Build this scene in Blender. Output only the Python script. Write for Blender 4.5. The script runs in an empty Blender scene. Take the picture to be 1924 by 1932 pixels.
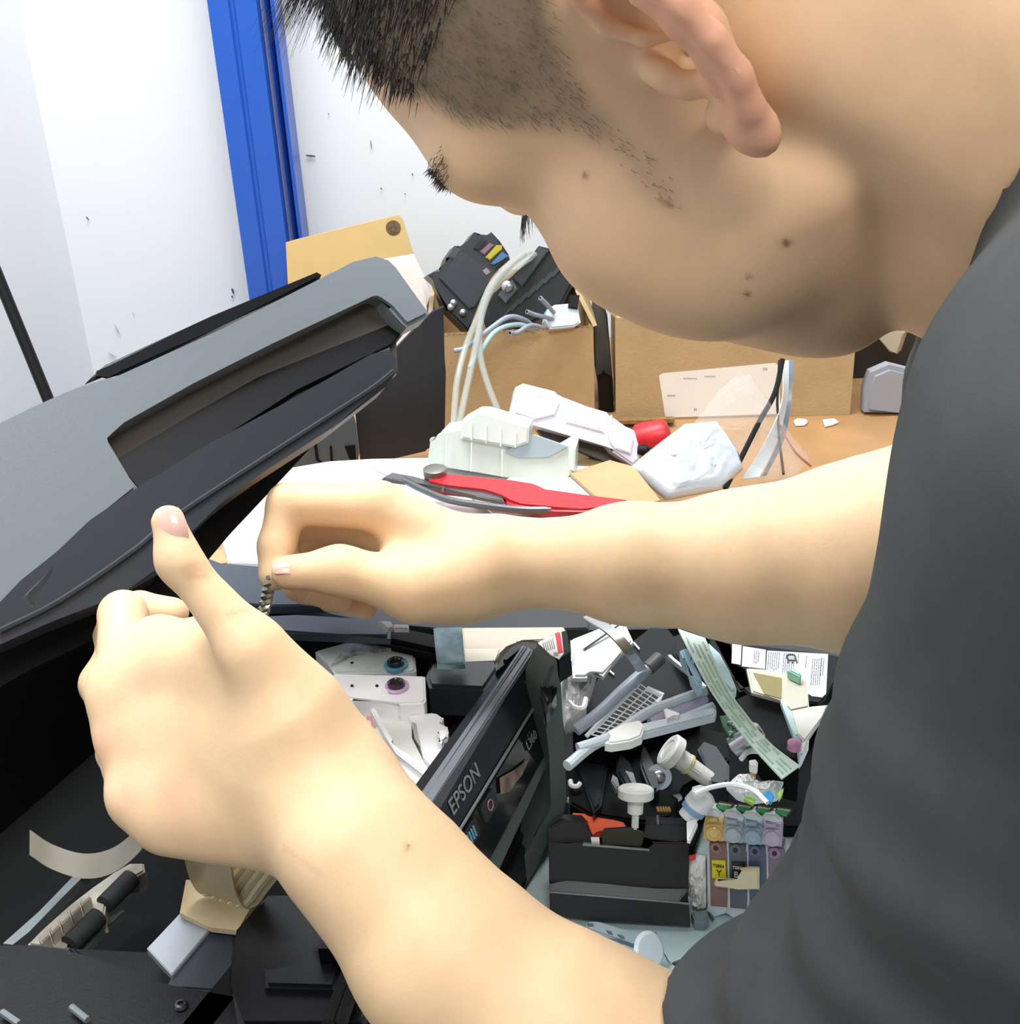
import bpy, bmesh, math, random
import numpy as np
from mathutils import Vector, Matrix
random.seed(4)
SC = bpy.context.scene
COL = SC.collection
# ---------------------------------------------------------------- camera
FPX = 2400.0
TH = math.radians(26.8); PH = math.radians(2.9)
CAM = np.array([0.0, 0.0, 1.30])
FW = np.array([0, math.cos(TH), -math.sin(TH)])
_R0 = np.array([1.0, 0, 0]); _D0 = np.array([0, -math.sin(TH), -math.cos(TH)])
RT = math.cos(PH)*_R0 + math.sin(PH)*_D0
DN = -math.sin(PH)*_R0 + math.cos(PH)*_D0
cd = bpy.data.cameras.new('camera'); cam = bpy.data.objects.new('camera', cd); COL.objects.link(cam)
cd.sensor_fit = 'HORIZONTAL'; cd.sensor_width = 36.0; cd.lens = 36.0*FPX/1924.0
cd.clip_start = 0.02; cd.clip_end = 30
m = Matrix.Identity(4)
for i in range(3):
    m[i][0] = RT[i]; m[i][1] = -DN[i]; m[i][2] = -FW[i]; m[i][3] = CAM[i]
cam.matrix_world = m
SC.camera = cam
cd.dof.use_dof = False
# ---------------------------------------------------------------- world, lamps, exposure
w = bpy.data.worlds.new('world'); SC.world = w; w.use_nodes = True
w.node_tree.nodes['Background'].inputs[0].default_value = (0.90, 0.95, 1.0, 1)
w.node_tree.nodes['Background'].inputs[1].default_value = 0.40
SC.view_settings.view_transform = 'Standard'; SC.view_settings.look = 'None'
SC.view_settings.exposure = 0.0; SC.view_settings.gamma = 1.0; SC.view_settings.use_curve_mapping = False
def area(name, loc, target, sx, sy, power, col=(1, 1, 1)):
    d = bpy.data.lights.new(name, 'AREA'); d.shape = 'RECTANGLE'; d.size = sx; d.size_y = sy
    d.energy = power; d.color = col
    o = bpy.data.objects.new(name, d); COL.objects.link(o); o.location = loc
    o.rotation_euler = (Vector(target)-Vector(loc)).to_track_quat('-Z', 'Y').to_euler()
    return o
area('ceiling_and_fill_light', (-0.15, 1.0, 2.6), (-0.1, 0.9, 0.8), 1.3, 0.5, 47, (0.97, 0.99, 1.0))
area('ceiling_and_fill_light', (0.3, -0.7, 2.7), (0.1, 0.6, 0.9), 1.2, 0.4, 30, (1.0, 0.97, 0.92))  # front fill lamp added behind the camera to brighten the face
# ---------------------------------------------------------------- projection helpers (pixel -> place)
def ray(u, v): return FW + RT*(u-962)/FPX + DN*(v-966)/FPX
def P(u, v, d): return CAM + d*ray(u, v)
def on(u, v, z=0.75):
    r = ray(u, v); return CAM + r*((z-CAM[2])/r[2])
def aty(u, v, y):
    r = ray(u, v); return CAM + r*(y/r[1])
def hit(u, v, p0, n):
    r = ray(u, v); return CAM + r*(np.dot(np.array(p0)-CAM, n)/np.dot(r, n))
def nrm(a): a = np.array(a, float); return a/np.linalg.norm(a)
def plane3(a, b, c):
    n = nrm(np.cross(b-a, c-a))
    if np.dot(n, CAM-a) < 0: n = -n
    return (a, n)
def lin(c): return tuple(((x/255.0)/12.92 if x/255.0 <= 0.04045 else ((x/255.0+0.055)/1.055)**2.4) for x in c)
# ---------------------------------------------------------------- materials
MATS = {}
def mat(name, rgb, rough=0.5, metal=0.0, spec=0.5, noise=0.0, nscale=30, bump=0.0, bscale=200, alpha=1.0, trans=0.0, sss=0.0, coat=0.0, rgb2=None):
    if name in MATS: return MATS[name]
    m = bpy.data.materials.new(name); m.use_nodes = True; MATS[name] = m
    nt = m.node_tree; b = nt.nodes['Principled BSDF']
    c = lin(rgb)
    b.inputs['Base Color'].default_value = (*c, 1); b.inputs['Roughness'].default_value = rough
    b.inputs['Metallic'].default_value = metal; b.inputs['Specular IOR Level'].default_value = spec
    b.inputs['Alpha'].default_value = alpha; b.inputs['Transmission Weight'].default_value = trans
    b.inputs['Coat Weight'].default_value = coat
    if sss:
        b.inputs['Subsurface Weight'].default_value = sss; b.inputs['Subsurface Scale'].default_value = 0.01
        b.inputs['Subsurface Radius'].default_value = (1.0, 0.35, 0.2)
    tc = nt.nodes.new('ShaderNodeTexCoord')
    if noise or rgb2:
        n = nt.nodes.new('ShaderNodeTexNoise'); n.inputs['Scale'].default_value = nscale; n.inputs['Detail'].default_value = 4
        nt.links.new(tc.outputs['Object'], n.inputs['Vector'])
        mx = nt.nodes.new('ShaderNodeMix'); mx.data_type = 'RGBA'
        c2 = lin(rgb2) if rgb2 else tuple(x*(1-noise) for x in c)
        mx.inputs[6].default_value = (*c, 1); mx.inputs[7].default_value = (*c2, 1)
        rp = nt.nodes.new('ShaderNodeValToRGB'); rp.color_ramp.elements[0].position = .4; rp.color_ramp.elements[1].position = .65
        nt.links.new(n.outputs['Fac'], rp.inputs['Fac']); nt.links.new(rp.outputs['Color'], mx.inputs[0])
        nt.links.new(mx.outputs[2], b.inputs['Base Color'])
    if bump:
        n2 = nt.nodes.new('ShaderNodeTexNoise'); n2.inputs['Scale'].default_value = bscale; n2.inputs['Detail'].default_value = 3
        nt.links.new(tc.outputs['Object'], n2.inputs['Vector'])
        bp = nt.nodes.new('ShaderNodeBump'); bp.inputs['Strength'].default_value = bump; bp.inputs['Distance'].default_value = 0.002
        nt.links.new(n2.outputs['Fac'], bp.inputs['Height']); nt.links.new(bp.outputs['Normal'], b.inputs['Normal'])
    return m
BLK = mat('black_plastic', (17, 18, 21), 0.5, spec=.22, bump=.15, bscale=900)
BLKG = mat('black_gloss', (11, 12, 14), 0.3, spec=.22)
DGR = mat('dark_grey_plastic', (56, 61, 66), 0.38, bump=.2, bscale=800)
WHT = mat('white_plastic', (236, 238, 240), 0.35)
STEEL = mat('steel', (190, 192, 196), 0.28, 1.0)
CARD = mat('cardboard', (186, 160, 118), 0.85, noise=.10, nscale=18, bump=.2, bscale=300)
CARDD = mat('cardboard_edge', (150, 112, 70), 0.9, noise=.35, nscale=150)
PAPER = mat('paper', (232, 232, 228), 0.7)
RED = mat('red_grip', (205, 38, 48), 0.4, noise=.2, nscale=60)
# ---------------------------------------------------------------- mesh helpers
def link(o, parent=None):
    COL.objects.link(o)
    if parent is not None: o.parent = parent
    return o
def tag(o, label=None, cat=None, group=None, kind=None):
    if label: o['label'] = label
    if cat: o['category'] = cat
    if group: o['group'] = group
    if kind: o['kind'] = kind
    return o
def smooth(me, deg=35):
    for p in me.polygons: p.use_smooth = True
    try: me.set_sharp_from_angle(angle=math.radians(deg))
    except Exception: pass
class MB:
    """collects shapes of ONE part"""
    def __init__(s): s.bm = bmesh.new()
    def face(s, pts):
        try: return s.bm.faces.new([s.bm.verts.new(tuple(p)) for p in pts])
        except Exception: return None
    def slab(s, top, bot, bevel=0.0, holes=None):
        """polygon prism between two lists of points"""
        bm = s.bm; n = len(top)
        a = [bm.verts.new(tuple(p)) for p in top]; b = [bm.verts.new(tuple(p)) for p in bot]
        fs = [bm.faces.new(a), bm.faces.new(b[::-1])]
        for i in range(n):
            j = (i+1) % n; fs.append(bm.faces.new([a[j], a[i], b[i], b[j]]))
        if bevel > 0:
            ed = set()
            for f in fs[:1]:
                for e in f.edges: ed.add(e)
            try: bmesh.ops.bevel(bm, geom=list(ed), offset=bevel, segments=2, affect='EDGES', clamp_overlap=True)
            except Exception: pass
        return s
    def prism(s, pts, pln, thick, bevel=0.0, lift=0.0):
        """outline in pixels standing on plane pln=(point, normal towards camera); solid goes away from camera by thick"""
        p0, n = pln; p0 = np.array(p0)+n*lift
        top = [hit(u, v, p0, n) for u, v in pts]
        c = sum(top)/len(top)
        ar = sum(np.cross(top[i]-c, top[(i+1) % len(top)]-c) for i in range(len(top)))
        if np.dot(ar, n) < 0: top = top[::-1]
        bot = [p - n*thick for p in top]
        return s.slab(top, bot, bevel)
    def box(s, c, sx, sy, sz, M=None, bevel=0.0):
        M = M if M is not None else np.eye(3); c = np.array(c, float)
        v = [[c + M@np.array([x*sx/2, y*sy/2, z*sz/2]) for x, y in ((-1, -1), (1, -1), (1, 1), (-1, 1))] for z in (1, -1)]
        bm = s.bm; a = [bm.verts.new(tuple(p)) for p in v[0]]; b = [bm.verts.new(tuple(p)) for p in v[1]]
        fs = [bm.faces.new(a), bm.faces.new(b[::-1])]
        for i in range(4):
            j = (i+1) % 4; fs.append(bm.faces.new([a[j], a[i], b[i], b[j]]))
        if bevel > 0:
            ed = list({e for f in fs for e in f.edges})
            bmesh.ops.bevel(bm, geom=ed, offset=bevel, segments=2, affect='EDGES', clamp_overlap=True)
        return s
    def tube(s, pts, r, n=8, cap=True, flat=None):
        """tube along world points; r number or list; flat=(width,thick) makes a ribbon-like oval"""
        pts = [np.array(p, float) for p in pts]; m = len(pts); rs = r if hasattr(r, '__len__') else [r]*m
        up = None; rings = []
        for i, p in enumerate(pts):
            t = nrm(pts[min(i+1, m-1)]-pts[max(i-1, 0)])
            if up is None:
                h = np.array([0, 0, 1.0]) if abs(t[2]) < .9 else np.array([1.0, 0, 0]); up = nrm(h - t*np.dot(h, t))
            up = nrm(up - t*np.dot(up, t)); sd = np.cross(t, up)
            kx, ky = flat if flat else (1, 1)
            rings.append([s.bm.verts.new(tuple(p + rs[i]*(kx*math.cos(2*math.pi*k/n)*sd + ky*math.sin(2*math.pi*k/n)*up))) for k in range(n)])
        for i in range(m-1):
            for k in range(n):
                j = (k+1) % n; s.bm.faces.new([rings[i][k], rings[i][j], rings[i+1][j], rings[i+1][k]])
        if cap:
            s.bm.faces.new(rings[0][::-1]); s.bm.faces.new(rings[-1])
        return s
    def lathe(s, base, axis, prof, n=24, cap=True):
        """prof = [(h, r), ...] along axis"""
        base = np.array(base, float); ax = nrm(axis)
        h = np.array([0, 0, 1.0]) if abs(ax[2]) < .9 else np.array([1.0, 0, 0]); e1 = nrm(np.cross(ax, h)); e2 = np.cross(ax, e1)
        rings = [[s.bm.verts.new(tuple(base + ax*hh + rr*(math.cos(2*math.pi*k/n)*e1 + math.sin(2*math.pi*k/n)*e2))) for k in range(n)] for hh, rr in prof]
        for i in range(len(rings)-1):
            for k in range(n):
                j = (k+1) % n; s.bm.faces.new([rings[i][k], rings[i][j], rings[i+1][j], rings[i+1][k]])
        if cap:
            s.bm.faces.new(rings[0][::-1]); s.bm.faces.new(rings[-1])
        return s
    def ribbon(s, L, Rr, thick, n=None):
        """strip between two point lists with thickness"""
        L = [np.array(p) for p in L]; Rr = [np.array(p) for p in Rr]; m = len(L); vs = []
        for i in range(m):
            t = L[min(i+1, m-1)]-L[max(i-1, 0)]; nn = nrm(np.cross(t, Rr[i]-L[i]))
            vs.append([s.bm.verts.new(tuple(q)) for q in (L[i]+nn*thick/2, Rr[i]+nn*thick/2, Rr[i]-nn*thick/2, L[i]-nn*thick/2)])
        for i in range(m-1):
            for k in range(4):
                j = (k+1) % 4; s.bm.faces.new([vs[i][k], vs[i][j], vs[i+1][j], vs[i+1][k]])
        s.bm.faces.new(vs[0][::-1]); s.bm.faces.new(vs[-1])
        return s
    def build(s, name, m, parent=None, deg=35, flat=False):
        bmesh.ops.recalc_face_normals(s.bm, faces=s.bm.faces)
        me = bpy.data.meshes.new(name); s.bm.to_mesh(me); s.bm.free()
        me.materials.append(m)
        if not flat: smooth(me, deg)
        o = bpy.data.objects.new(name, me); link(o)
        if parent is not None:
            o.parent = parent; o.matrix_parent_inverse = parent.matrix_basis.inverted()
        return o
def empty(name, loc, label, cat, group=None):
    o = bpy.data.objects.new(name, None); link(o); o.location = tuple(loc); o.empty_display_size = .01
    return tag(o, label, cat, group)
def catmull(pts, k=8):
    pts = [np.array(p, float) for p in pts]; out = []
    q = [2*pts[0]-pts[1]] + pts + [2*pts[-1]-pts[-2]]
    for i in range(1, len(q)-2):
        for j in range(k):
            t = j/k
            out.append(.5*((2*q[i])+(-q[i-1]+q[i+1])*t+(2*q[i-1]-5*q[i]+4*q[i+1]-q[i+2])*t*t+(-q[i-1]+3*q[i]-3*q[i+1]+q[i+2])*t**3))
    out.append(pts[-1]); return out
def HZ(z): return (np.array([0, 0, z]), np.array([0, 0, 1.0]))
def VP(u, v, d, nx=0.0, nz=0.0):
    """plane through the place seen at pixel (u,v) at depth d, facing -y tilted by nx, nz"""
    return (P(u, v, d), nrm([nx, -1.0, nz]))
def thing(name, label, cat, mb, m, group=None, **k):
    return tag(mb.build(name, m, **k), label, cat, group)
def text(name, s, p, xdir, ydir, size, m, parent=None, sx=1.0, ext=0.0002, align='CENTER'):
    c = bpy.data.curves.new(name, 'FONT'); c.body = s; c.size = size; c.extrude = ext; c.align_x = align; c.align_y = 'CENTER'
    xdir = nrm(xdir); zdir = nrm(np.cross(xdir, ydir)); ydir = np.cross(zdir, xdir)
    o = bpy.data.objects.new(name, c)
    M = Matrix.Identity(4)
    for i in range(3): M[i][0] = xdir[i]*sx; M[i][1] = ydir[i]; M[i][2] = zdir[i]; M[i][3] = p[i]
    COL.objects.link(o)
    dg = bpy.context.evaluated_depsgraph_get(); me = bpy.data.meshes.new_from_object(o.evaluated_get(dg))
    me.transform(M); me.materials.clear(); me.materials.append(m)
    bpy.data.objects.remove(o)
    o2 = bpy.data.objects.new(name, me); link(o2)
    if parent is not None:
        o2.parent = parent; o2.matrix_parent_inverse = parent.matrix_basis.inverted()
    return o2
# ================================================================ room
WALLM = mat('white_wall', (233, 237, 241), 0.5, bump=.1, bscale=12)
YW = 1.80
def vstrip(name, x0, x1, y0, y1, z0, z1, m):
    b = MB(); b.box(((x0+x1)/2, (y0+y1)/2, (z0+z1)/2), abs(x1-x0), abs(y1-y0), z1-z0); return tag(b.build(name, m), kind='structure')
xc = aty(135, 500, YW)[0]
vstrip('wall_back', xc-.02, 1.9, YW, YW+.06, 0, 2.9, WALLM)
b = MB(); a0 = np.array([xc, YW]); a1 = np.array([xc-.75, YW-2.9]); nn = np.array([-.968, .25])*.06
b.slab([(*a0, 2.9), (*a1, 2.9), (*(a1+nn), 2.9), (*(a0+nn), 2.9)], [(*a0, 0), (*a1, 0), (*(a1+nn), 0), (*(a0+nn), 0)])
tag(b.build('wall_left', WALLM), kind='structure')
vstrip('floor', -2.2, 1.9, -1.2, YW, -.05, 0, mat('floor_tile', (150, 150, 148), .5, noise=.1))
# marks on the wall
MARK = mat('wall_mark', (70, 72, 78), .8)
b = MB()
for (u, v, du, dv, ww) in ((586, 294, 9, 1, 2.2), (555, 231, 2, 2, 2.5), (700, 273, 1, 9, 1), (778, 329, 1, 2, 1.6), (719, 356, 1, 2, 1.5), (439, 549, 2, 5, 2.5), (438, 560, 1, 2, 2), (165, 412, 3, 3, 1.6), (764, 366, 1, 1, 1.3), (620, 215, 1, 2, 1)):
    p = aty(u-du, v-dv, YW-.003); q = aty(u+du, v+dv, YW-.003); b.tube([p, (p+q)/2, q], [ww*.0003, ww*.0006, ww*.0003], 6)
b.build('wall_stain', MARK, bpy.data.objects['wall_back'])
b = MB()
wlp = (np.array([xc, YW, 1.0]), nrm([.968, -.25, 0]))
for (u0, v0, u1, v1, ww) in ((216, 612, 226, 630, 2.5), (204, 664, 219, 673, 2.5), (250, 588, 253, 597, 1.2), (80, 126, 120, 152, 5)):
    p, q = [aty(u0, v0, YW-.003) if u0 > 140 else hit(u0, v0, wlp[0]+wlp[1]*.004, wlp[1]) for u0, v0 in ((u0, v0), (u1, v1))]
    b.tube([p, (p+q)/2, q], [ww*.0002, ww*.0005, ww*.0002], 6)
b.build('wall_stain', mat('wall_smudge', (188, 192, 197), .8), bpy.data.objects['wall_left'])
# blue metal post in front of the wall
BLUE = mat('blue_paint', (40, 92, 190), .35, bump=.05)
py = 1.70
x0, x1 = aty(430, 280, py)[0], aty(518, 280, py)[0]
x2, x3 = aty(519, 280, py+.05)[0], aty(555, 280, py+.05)[0]
post = empty('steel_post', (x0+.04, py, 0), 'tall blue painted steel upright in front of the white wall', 'post')
b = MB(); wd = x1-x0
b.slab([(x0, py, 2.8), (x0+wd*.42, py, 2.8), (x0+wd*.46, py+.004, 2.8), (x0+wd*.52, py+.004, 2.8), (x0+wd*.56, py, 2.8), (x1, py, 2.8), (x1, py+.03, 2.8), (x0, py+.03, 2.8)],
       [(x0, py, 0), (x0+wd*.42, py, 0), (x0+wd*.46, py+.004, 0), (x0+wd*.52, py+.004, 0), (x0+wd*.56, py, 0), (x1, py, 0), (x1, py+.03, 0), (x0, py+.03, 0)])
b.build('front_flange', BLUE, post)
b = MB(); n = 10
prof = [(x1-.004 + (x3-x1)*i/n, py+.06-.025*math.sin(math.pi*i/n)) for i in range(n+1)]
prof = prof + [(x3, py+.09), (x1-.004, py+.09)]
b.slab([(x, y, 2.8) for x, y in prof], [(x, y, 0) for x, y in prof])
o = b.build('side_channel', mat('blue_paint_deep', (26, 66, 158), .3), post); tag(o, 'deeper blue channel')
b = MB(); b.box((x3-.002, py+.055, 1.4), .005, .06, 2.8); b.build('channel_lip', BLUE, post)
# desk
WOOD = mat('orange_wood', (180, 138, 92), .5, noise=.18, nscale=14, bump=.1)
desk = empty('workbench', (0.05, .95, 0), 'wide orange wooden workbench crowded with printer parts', 'workbench')
b = MB(); b.box((0.30, .86, .735), 1.56, 1.44, .03, bevel=.003); b.build('desk_top', WOOD, desk)
for sx in (-.44, 1.03):
    for sy in (.2, 1.52):
        b = MB(); b.box((sx, sy, .36), .05, .05, .72); b.build('leg', BLUE, desk)
b = MB(); b.slab([(-.46, .19, .7535), (.62, .19, .7535), (.62, .86, .7535), (-.46, .86, .7535)], [(-.46, .19, .7505), (.62, .19, .7505), (.62, .86, .7505), (-.46, .86, .7505)])
thing('work_mat', 'pale blue smudged work mat on the near half of the bench', 'mat', b, mat('pale_mat', (208, 226, 228), .5, rgb2=(176, 200, 204), nscale=9))
# thin black rod against the wall on the left
p0 = P(-70, 360, 1.1); p1 = P(118, 820, 1.14)
b = MB(); b.tube([p0+(p0-p1)*.6, p0, p1, p1+(p1-p0)*.25], .0052, 10)
thing('black_rod', 'thin black rod leaning at the far left before the white wall', 'rod', b, BLK)
# ================================================================ helpers for traced outlines
def zp(s, ox=0, oy=0, k=1.0):
    """'x,y x,y ...' measured in an enlarged view -> pixels"""
    return [(ox+float(a.split(',')[0])/k, oy+float(a.split(',')[1])/k) for a in s.split()]
def zpoly(s, ox, oy, k): return zp(s, ox, oy, k)
def part(name, s, pln, thick, m, parent, bevel=0.0, lift=0.0, o=(0, 0, 1.0), label=None):
    b = MB(); b.prism(zp(s, *o), pln, thick, bevel, lift); ob = b.build(name, m, parent)
    if label: ob['label'] = label
    return ob
def stand(u, v, nx=0.0, nz=0.0, z=.753): return (on(u, v, z), nrm([nx, -1.0, nz]))
IVORY = mat('ivory_plastic', (222, 216, 190), .45, noise=.1, nscale=40)
# ================================================================ printer (front runs away to the upper right)
PB = on(1010, 1225, .90); PA = np.array([-.4311, -.9023, 0]); PQ = np.array([-.9023, .4311, 0])
def pr(i, j, z): p = PB+PA*i+PQ*j; return np.array([p[0], p[1], z])
prn = empty('printer', pr(.23, .15, .753), 'open black ink tank printer below the hands, its scanner lid lifted', 'printer')
PMAT = np.array([PA, PQ, [0, 0, 1.0]]).T
def pbox(b, i0, i1, j0, j1, z0, z1, bev=0.0): return b.box(pr((i0+i1)/2, (j0+j1)/2, (z0+z1)/2), abs(i1-i0), abs(j1-j0), z1-z0, PMAT, bev)
DEEP = mat('deep_black_plastic', (11, 12, 13), .6, spec=.15)
b = MB(); pbox(b, -.004, .47, .012, .30, .753, .80); pbox(b, -.004, .47, .285, .30, .79, .905); pbox(b, -.006, .012, .05, .30, .79, .893, .003); pbox(b, .455, .47, .0, .30, .79, .90); pbox(b, .12, .47, .03, .042, .79, .875)
b.build('housing', DEEP, prn)
# right end deck with the rounded cover and recess behind the control panel
b = MB(); b.prism(zp('1110,530 1180,545 1310,525 1430,525 1440,560 1370,662 1100,650 1085,600', 380, 1040, 2.565), HZ(.886), .02, .002); b.build('end_cover', mat('cover_plastic', (36, 40, 46), .28), prn)
b = MB(); b.prism(zp('640,600 880,560 1040,640 1090,660 1370,668 1250,850 1060,1170 700,1100 560,800', 380, 1040, 2.565), HZ(.842), .03, .001); b.build('end_tray', BLK, prn)
# far end frame strips
b = MB(); b.prism([(490, 1160), (560, 1160), (740, 1168), (735, 1200), (640, 1196), (500, 1190)], HZ(.902), .006, .002); b.build('end_frame', mat('slate_plastic', (62, 70, 80), .35), prn)
# control panel
FA, FB, FC = on(805, 1523, .897), on(1011, 1231, .897), on(1029, 1424, .846)
FP = plane3(FA, FB, FC)
fa2 = hit(640, 1757, *FP); 
PANEL = mat('panel_plastic', (26, 29, 33), .28, spec=.3)
cp = part('control_panel', '805,1523 1011,1231 1016,1232 1023,1305 855,1578 760,1733 640,1757', FP, .016, PANEL, prn, .001)
part('button_panel', '865,1584 1025,1311 1029,1424 922,1625 850,1760 760,1745', FP, .016, mat('panel_gloss', (20, 22, 25), .12), cp, .0008, -.0008)
b = MB(); b.tube([hit(u, v, FP[0]+FP[1]*.0008, FP[1]) for u, v in ((700, 1838), (858, 1581), (1023, 1308))], .0009, 6); b.build('trim_line', mat('silver_trim', (118, 124, 126), .3, .4), cp)
part('display_strip', '912,1622 1029,1424 1030,1446 935,1655', FP, .008, mat('sage_plastic', (74, 84, 80), .4), cp, 0, -.002)
# rails on the top edge
for k, (o1, o2) in enumerate(((0, 7), (10, 20))):
    b = MB(); b.slab([on(u, v, .900) for u, v in ((640+o1, 1757-o1), (788+o1, 1505+o1*.3), (986+o1, 1214+o1*.3), (986+o2, 1214+o2*.6), (788+o2, 1510+o2*.6), (640+o2, 1757+o2*.6))],
                     [on(u, v, .900)-np.array([0, 0, .012]) for u, v in ((640+o1, 1757-o1), (788+o1, 1505+o1*.3), (986+o1, 1214+o1*.3), (986+o2, 1214+o2*.6), (788+o2, 1510+o2*.6), (640+o2, 1757+o2*.6))], .0012)
    b.build('top_rail', mat('rail_grey', (98, 103, 110), .3), cp)
b = MB(); b.slab([on(u, v, .893) for u, v in ((600, 1790), (783, 1500), (975, 1210), (1010, 1212), (1008, 1240), (640, 1790))], [on(u, v, .893)-np.array([0, 0, .03]) for u, v in ((600, 1790), (783, 1500), (975, 1210), (1010, 1212), (1008, 1240), (640, 1790))]); b.build('inner_wall', BLKG, prn)
# rounded end cap and side column with its curved foot
b = MB(); b.prism([(934, 1262), (946, 1236), (962, 1218), (986, 1207), (1012, 1210), (1040, 1228), (1053, 1256), (1050, 1300), (1030, 1345), (1020, 1300), (1011, 1236), (984, 1214), (955, 1245)], HZ(.898), .010, .002); b.build('end_cap', mat('cap_gloss', (20, 22, 25), .18, spec=.35), prn)
CPn = plane3(on(1030, 1300, .895), on(1058, 1295, .893), on(1070, 1530, .800))
SAGE = mat('sage_frame', (72, 82, 79), .42, bump=.1, bscale=900)
b = MB(); b.prism([(1026, 1300), (1040, 1262), (1054, 1250), (1058, 1292), (1064, 1400), (1073, 1508), (1068, 1536), (1050, 1556), (1030, 1596), (1010, 1640), (985, 1690), (960, 1670), (985, 1620), (1010, 1580), (1038, 1540), (1045, 1515), (1036, 1425), (1030, 1370)], (CPn[0]+CPn[1]*.003, CPn[1]), .02, .002); b.build('side_frame', SAGE, prn)
# cavity under the panel and lower front
b = MB(); b.prism([(905, 1640), (1030, 1430), (1042, 1530), (1000, 1640), (960, 1760), (800, 1830)], (FP[0]-FP[1]*.03, FP[1]), .01); b.build('paper_exit', DEEP, prn)
b = MB(); pbox(b, -.004, .47, -.006, .03, .753, .79, .004); b.build('front_base', BLK, prn)
b = MB(); b.prism([(1000, 1560), (1042, 1540), (1012, 1620), (985, 1670), (940, 1720), (900, 1700), (950, 1650)], (CPn[0]-CPn[1]*.012, CPn[1]), .02, .001); b.build('output_tray', mat('tray_grey', (44, 49, 52), .35), prn)
# buttons, emblem and lettering on the panel
LET = mat('silver_letter', (150, 156, 156), .3, .5)
pz = FP[1]; px_ = nrm(FB-FA); py_ = np.cross(pz, px_)
text('brand_lettering', 'EPSON', hit(877, 1489, FP[0]+pz*.0006, pz), px_, py_, .0128, LET, cp, .88)
text('model_lettering', 'L360', hit(1003, 1397, FP[0]+pz*.0004, pz), px_, py_, .0078, LET, cp, .9)
def rrect(c, w, h, n=4):
    out = []
    for sx, sy, a0 in ((1, 1, 0), (-1, 1, 90), (-1, -1, 180), (1, -1, 270)):
        for k in range(n+1):
            a = math.radians(a0+90*k/n); out.append(c+px_*(sx*(w/2-.25*h)+.25*h*math.cos(a))+py_*(sy*(h/2-.25*h)+.25*h*math.sin(a)))
    return out
for (u, v, colr) in ((924, 1519, (150, 110, 118)), (889, 1576, (96, 150, 168))):
    c = hit(u, v, FP[0]+pz*.0004, pz); t = rrect(c, .018, .0115)
    b = MB(); b.slab(t, [p-pz*.002 for p in t], .0003); bt = b.build('button', mat('button_black', (28, 31, 34), .35), cp)
    b = MB()
    if colr[0] > 120:
        b.tube([c+pz*.0004+.0028*(px_*math.cos(a)+py_*math.sin(a)) for a in np.linspace(0, 2*math.pi, 17)], .00035, 5)
    else:
        for k in range(4): b.tube([c+pz*.0004+px_*(-.004+.0025*k)-py_*.003, c+pz*.0004+px_*(-.004+.0025*k)+py_*.003], .0006, 5)
    b.build('button_symbol', mat('symbol_%d' % colr[0], colr, .4), bt)
c = hit(966, 1462, FP[0]+pz*.0006, pz)
t = [hit(u, v, FP[0]+pz*.0009, pz) for u, v in ((944, 1468), (972, 1452), (998, 1432), (985, 1462), (960, 1494), (946, 1498))]
b = MB(); b.slab(t, [p-pz*.0006 for p in t]); b.build('torn_sticker', mat('sticker_tan', (128, 108, 92), .35, rgb2=(70, 58, 52), nscale=120), cp)
# ---- mechanism seen in the open near-left half
b = MB(); b.prism(zp('25,1100 340,820 660,490 760,480 540,700 250,1000 110,1110', 0, 1540, 4.58), HZ(.86), .006); b.build('metal_edge', mat('dull_steel', (128, 134, 136), .35, .6), prn)
GEARW = mat('dusty_white_plastic', (206, 199, 184), .6, rgb2=(112, 96, 84), nscale=26)
gm = MB(); gm.prism(zp('230,1105 350,1000 470,890 600,760 800,620 1000,480 1120,400 1240,400 1250,470 1180,510 1080,520 880,700 915,760 900,850 840,870 770,850 560,1070 600,1120 580,1160', 0, 1540, 4.58), HZ(.838), .012, .001)
rk = gm.build('roller_rack', GEARW, prn)
for k in range(5):
    u0, v0 = (0+(330+88*k)/4.58, 1540+(1040-82*k)/4.58)
    b = MB(); b.prism([(u0, v0), (u0+17, v0-15), (u0+22, v0-4), (u0+6, v0+12)], HZ(.846), .008, .0006); b.build('rack_tooth', GEARW, rk)
for s in ('560,1080 830,850 870,880 640,1140', '880,730 1110,520 1160,550 930,800'):
    q = zp(s, 0, 1540, 4.58); a1 = (np.array(q[0])+np.array(q[3]))/2; a2 = (np.array(q[1])+np.array(q[2]))/2
    b = MB(); b.tube([on(*a1, .838), on(*a2, .838)], .0052, 14); b.build('rubber_roller', mat('rubber', (40, 44, 47), .7), prn)
b = MB(); b.prism(zp('600,1180 850,920 1060,800 1080,820 900,960 690,1230', 0, 1540, 4.58), HZ(.83), .004, .0005); b.build('clear_guide', mat('smoky_plastic', (92, 98, 100), .2), prn)
# curved flat cable loop
pts = [on(60, 1578, .885), on(100, 1604, .875), on(160, 1622, .868), on(215, 1612, .87), on(262, 1576, .885), on(285, 1540, .90)]
c1 = catmull(pts, 5); b = MB(); b.ribbon([p+np.array([0, 0, .004]) for p in c1], [p+np.array([.0005, -.008, -.005]) for p in c1], .0008); b.build('flat_cable', mat('flat_cable_plastic', (170, 166, 152), .35), prn)
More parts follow.
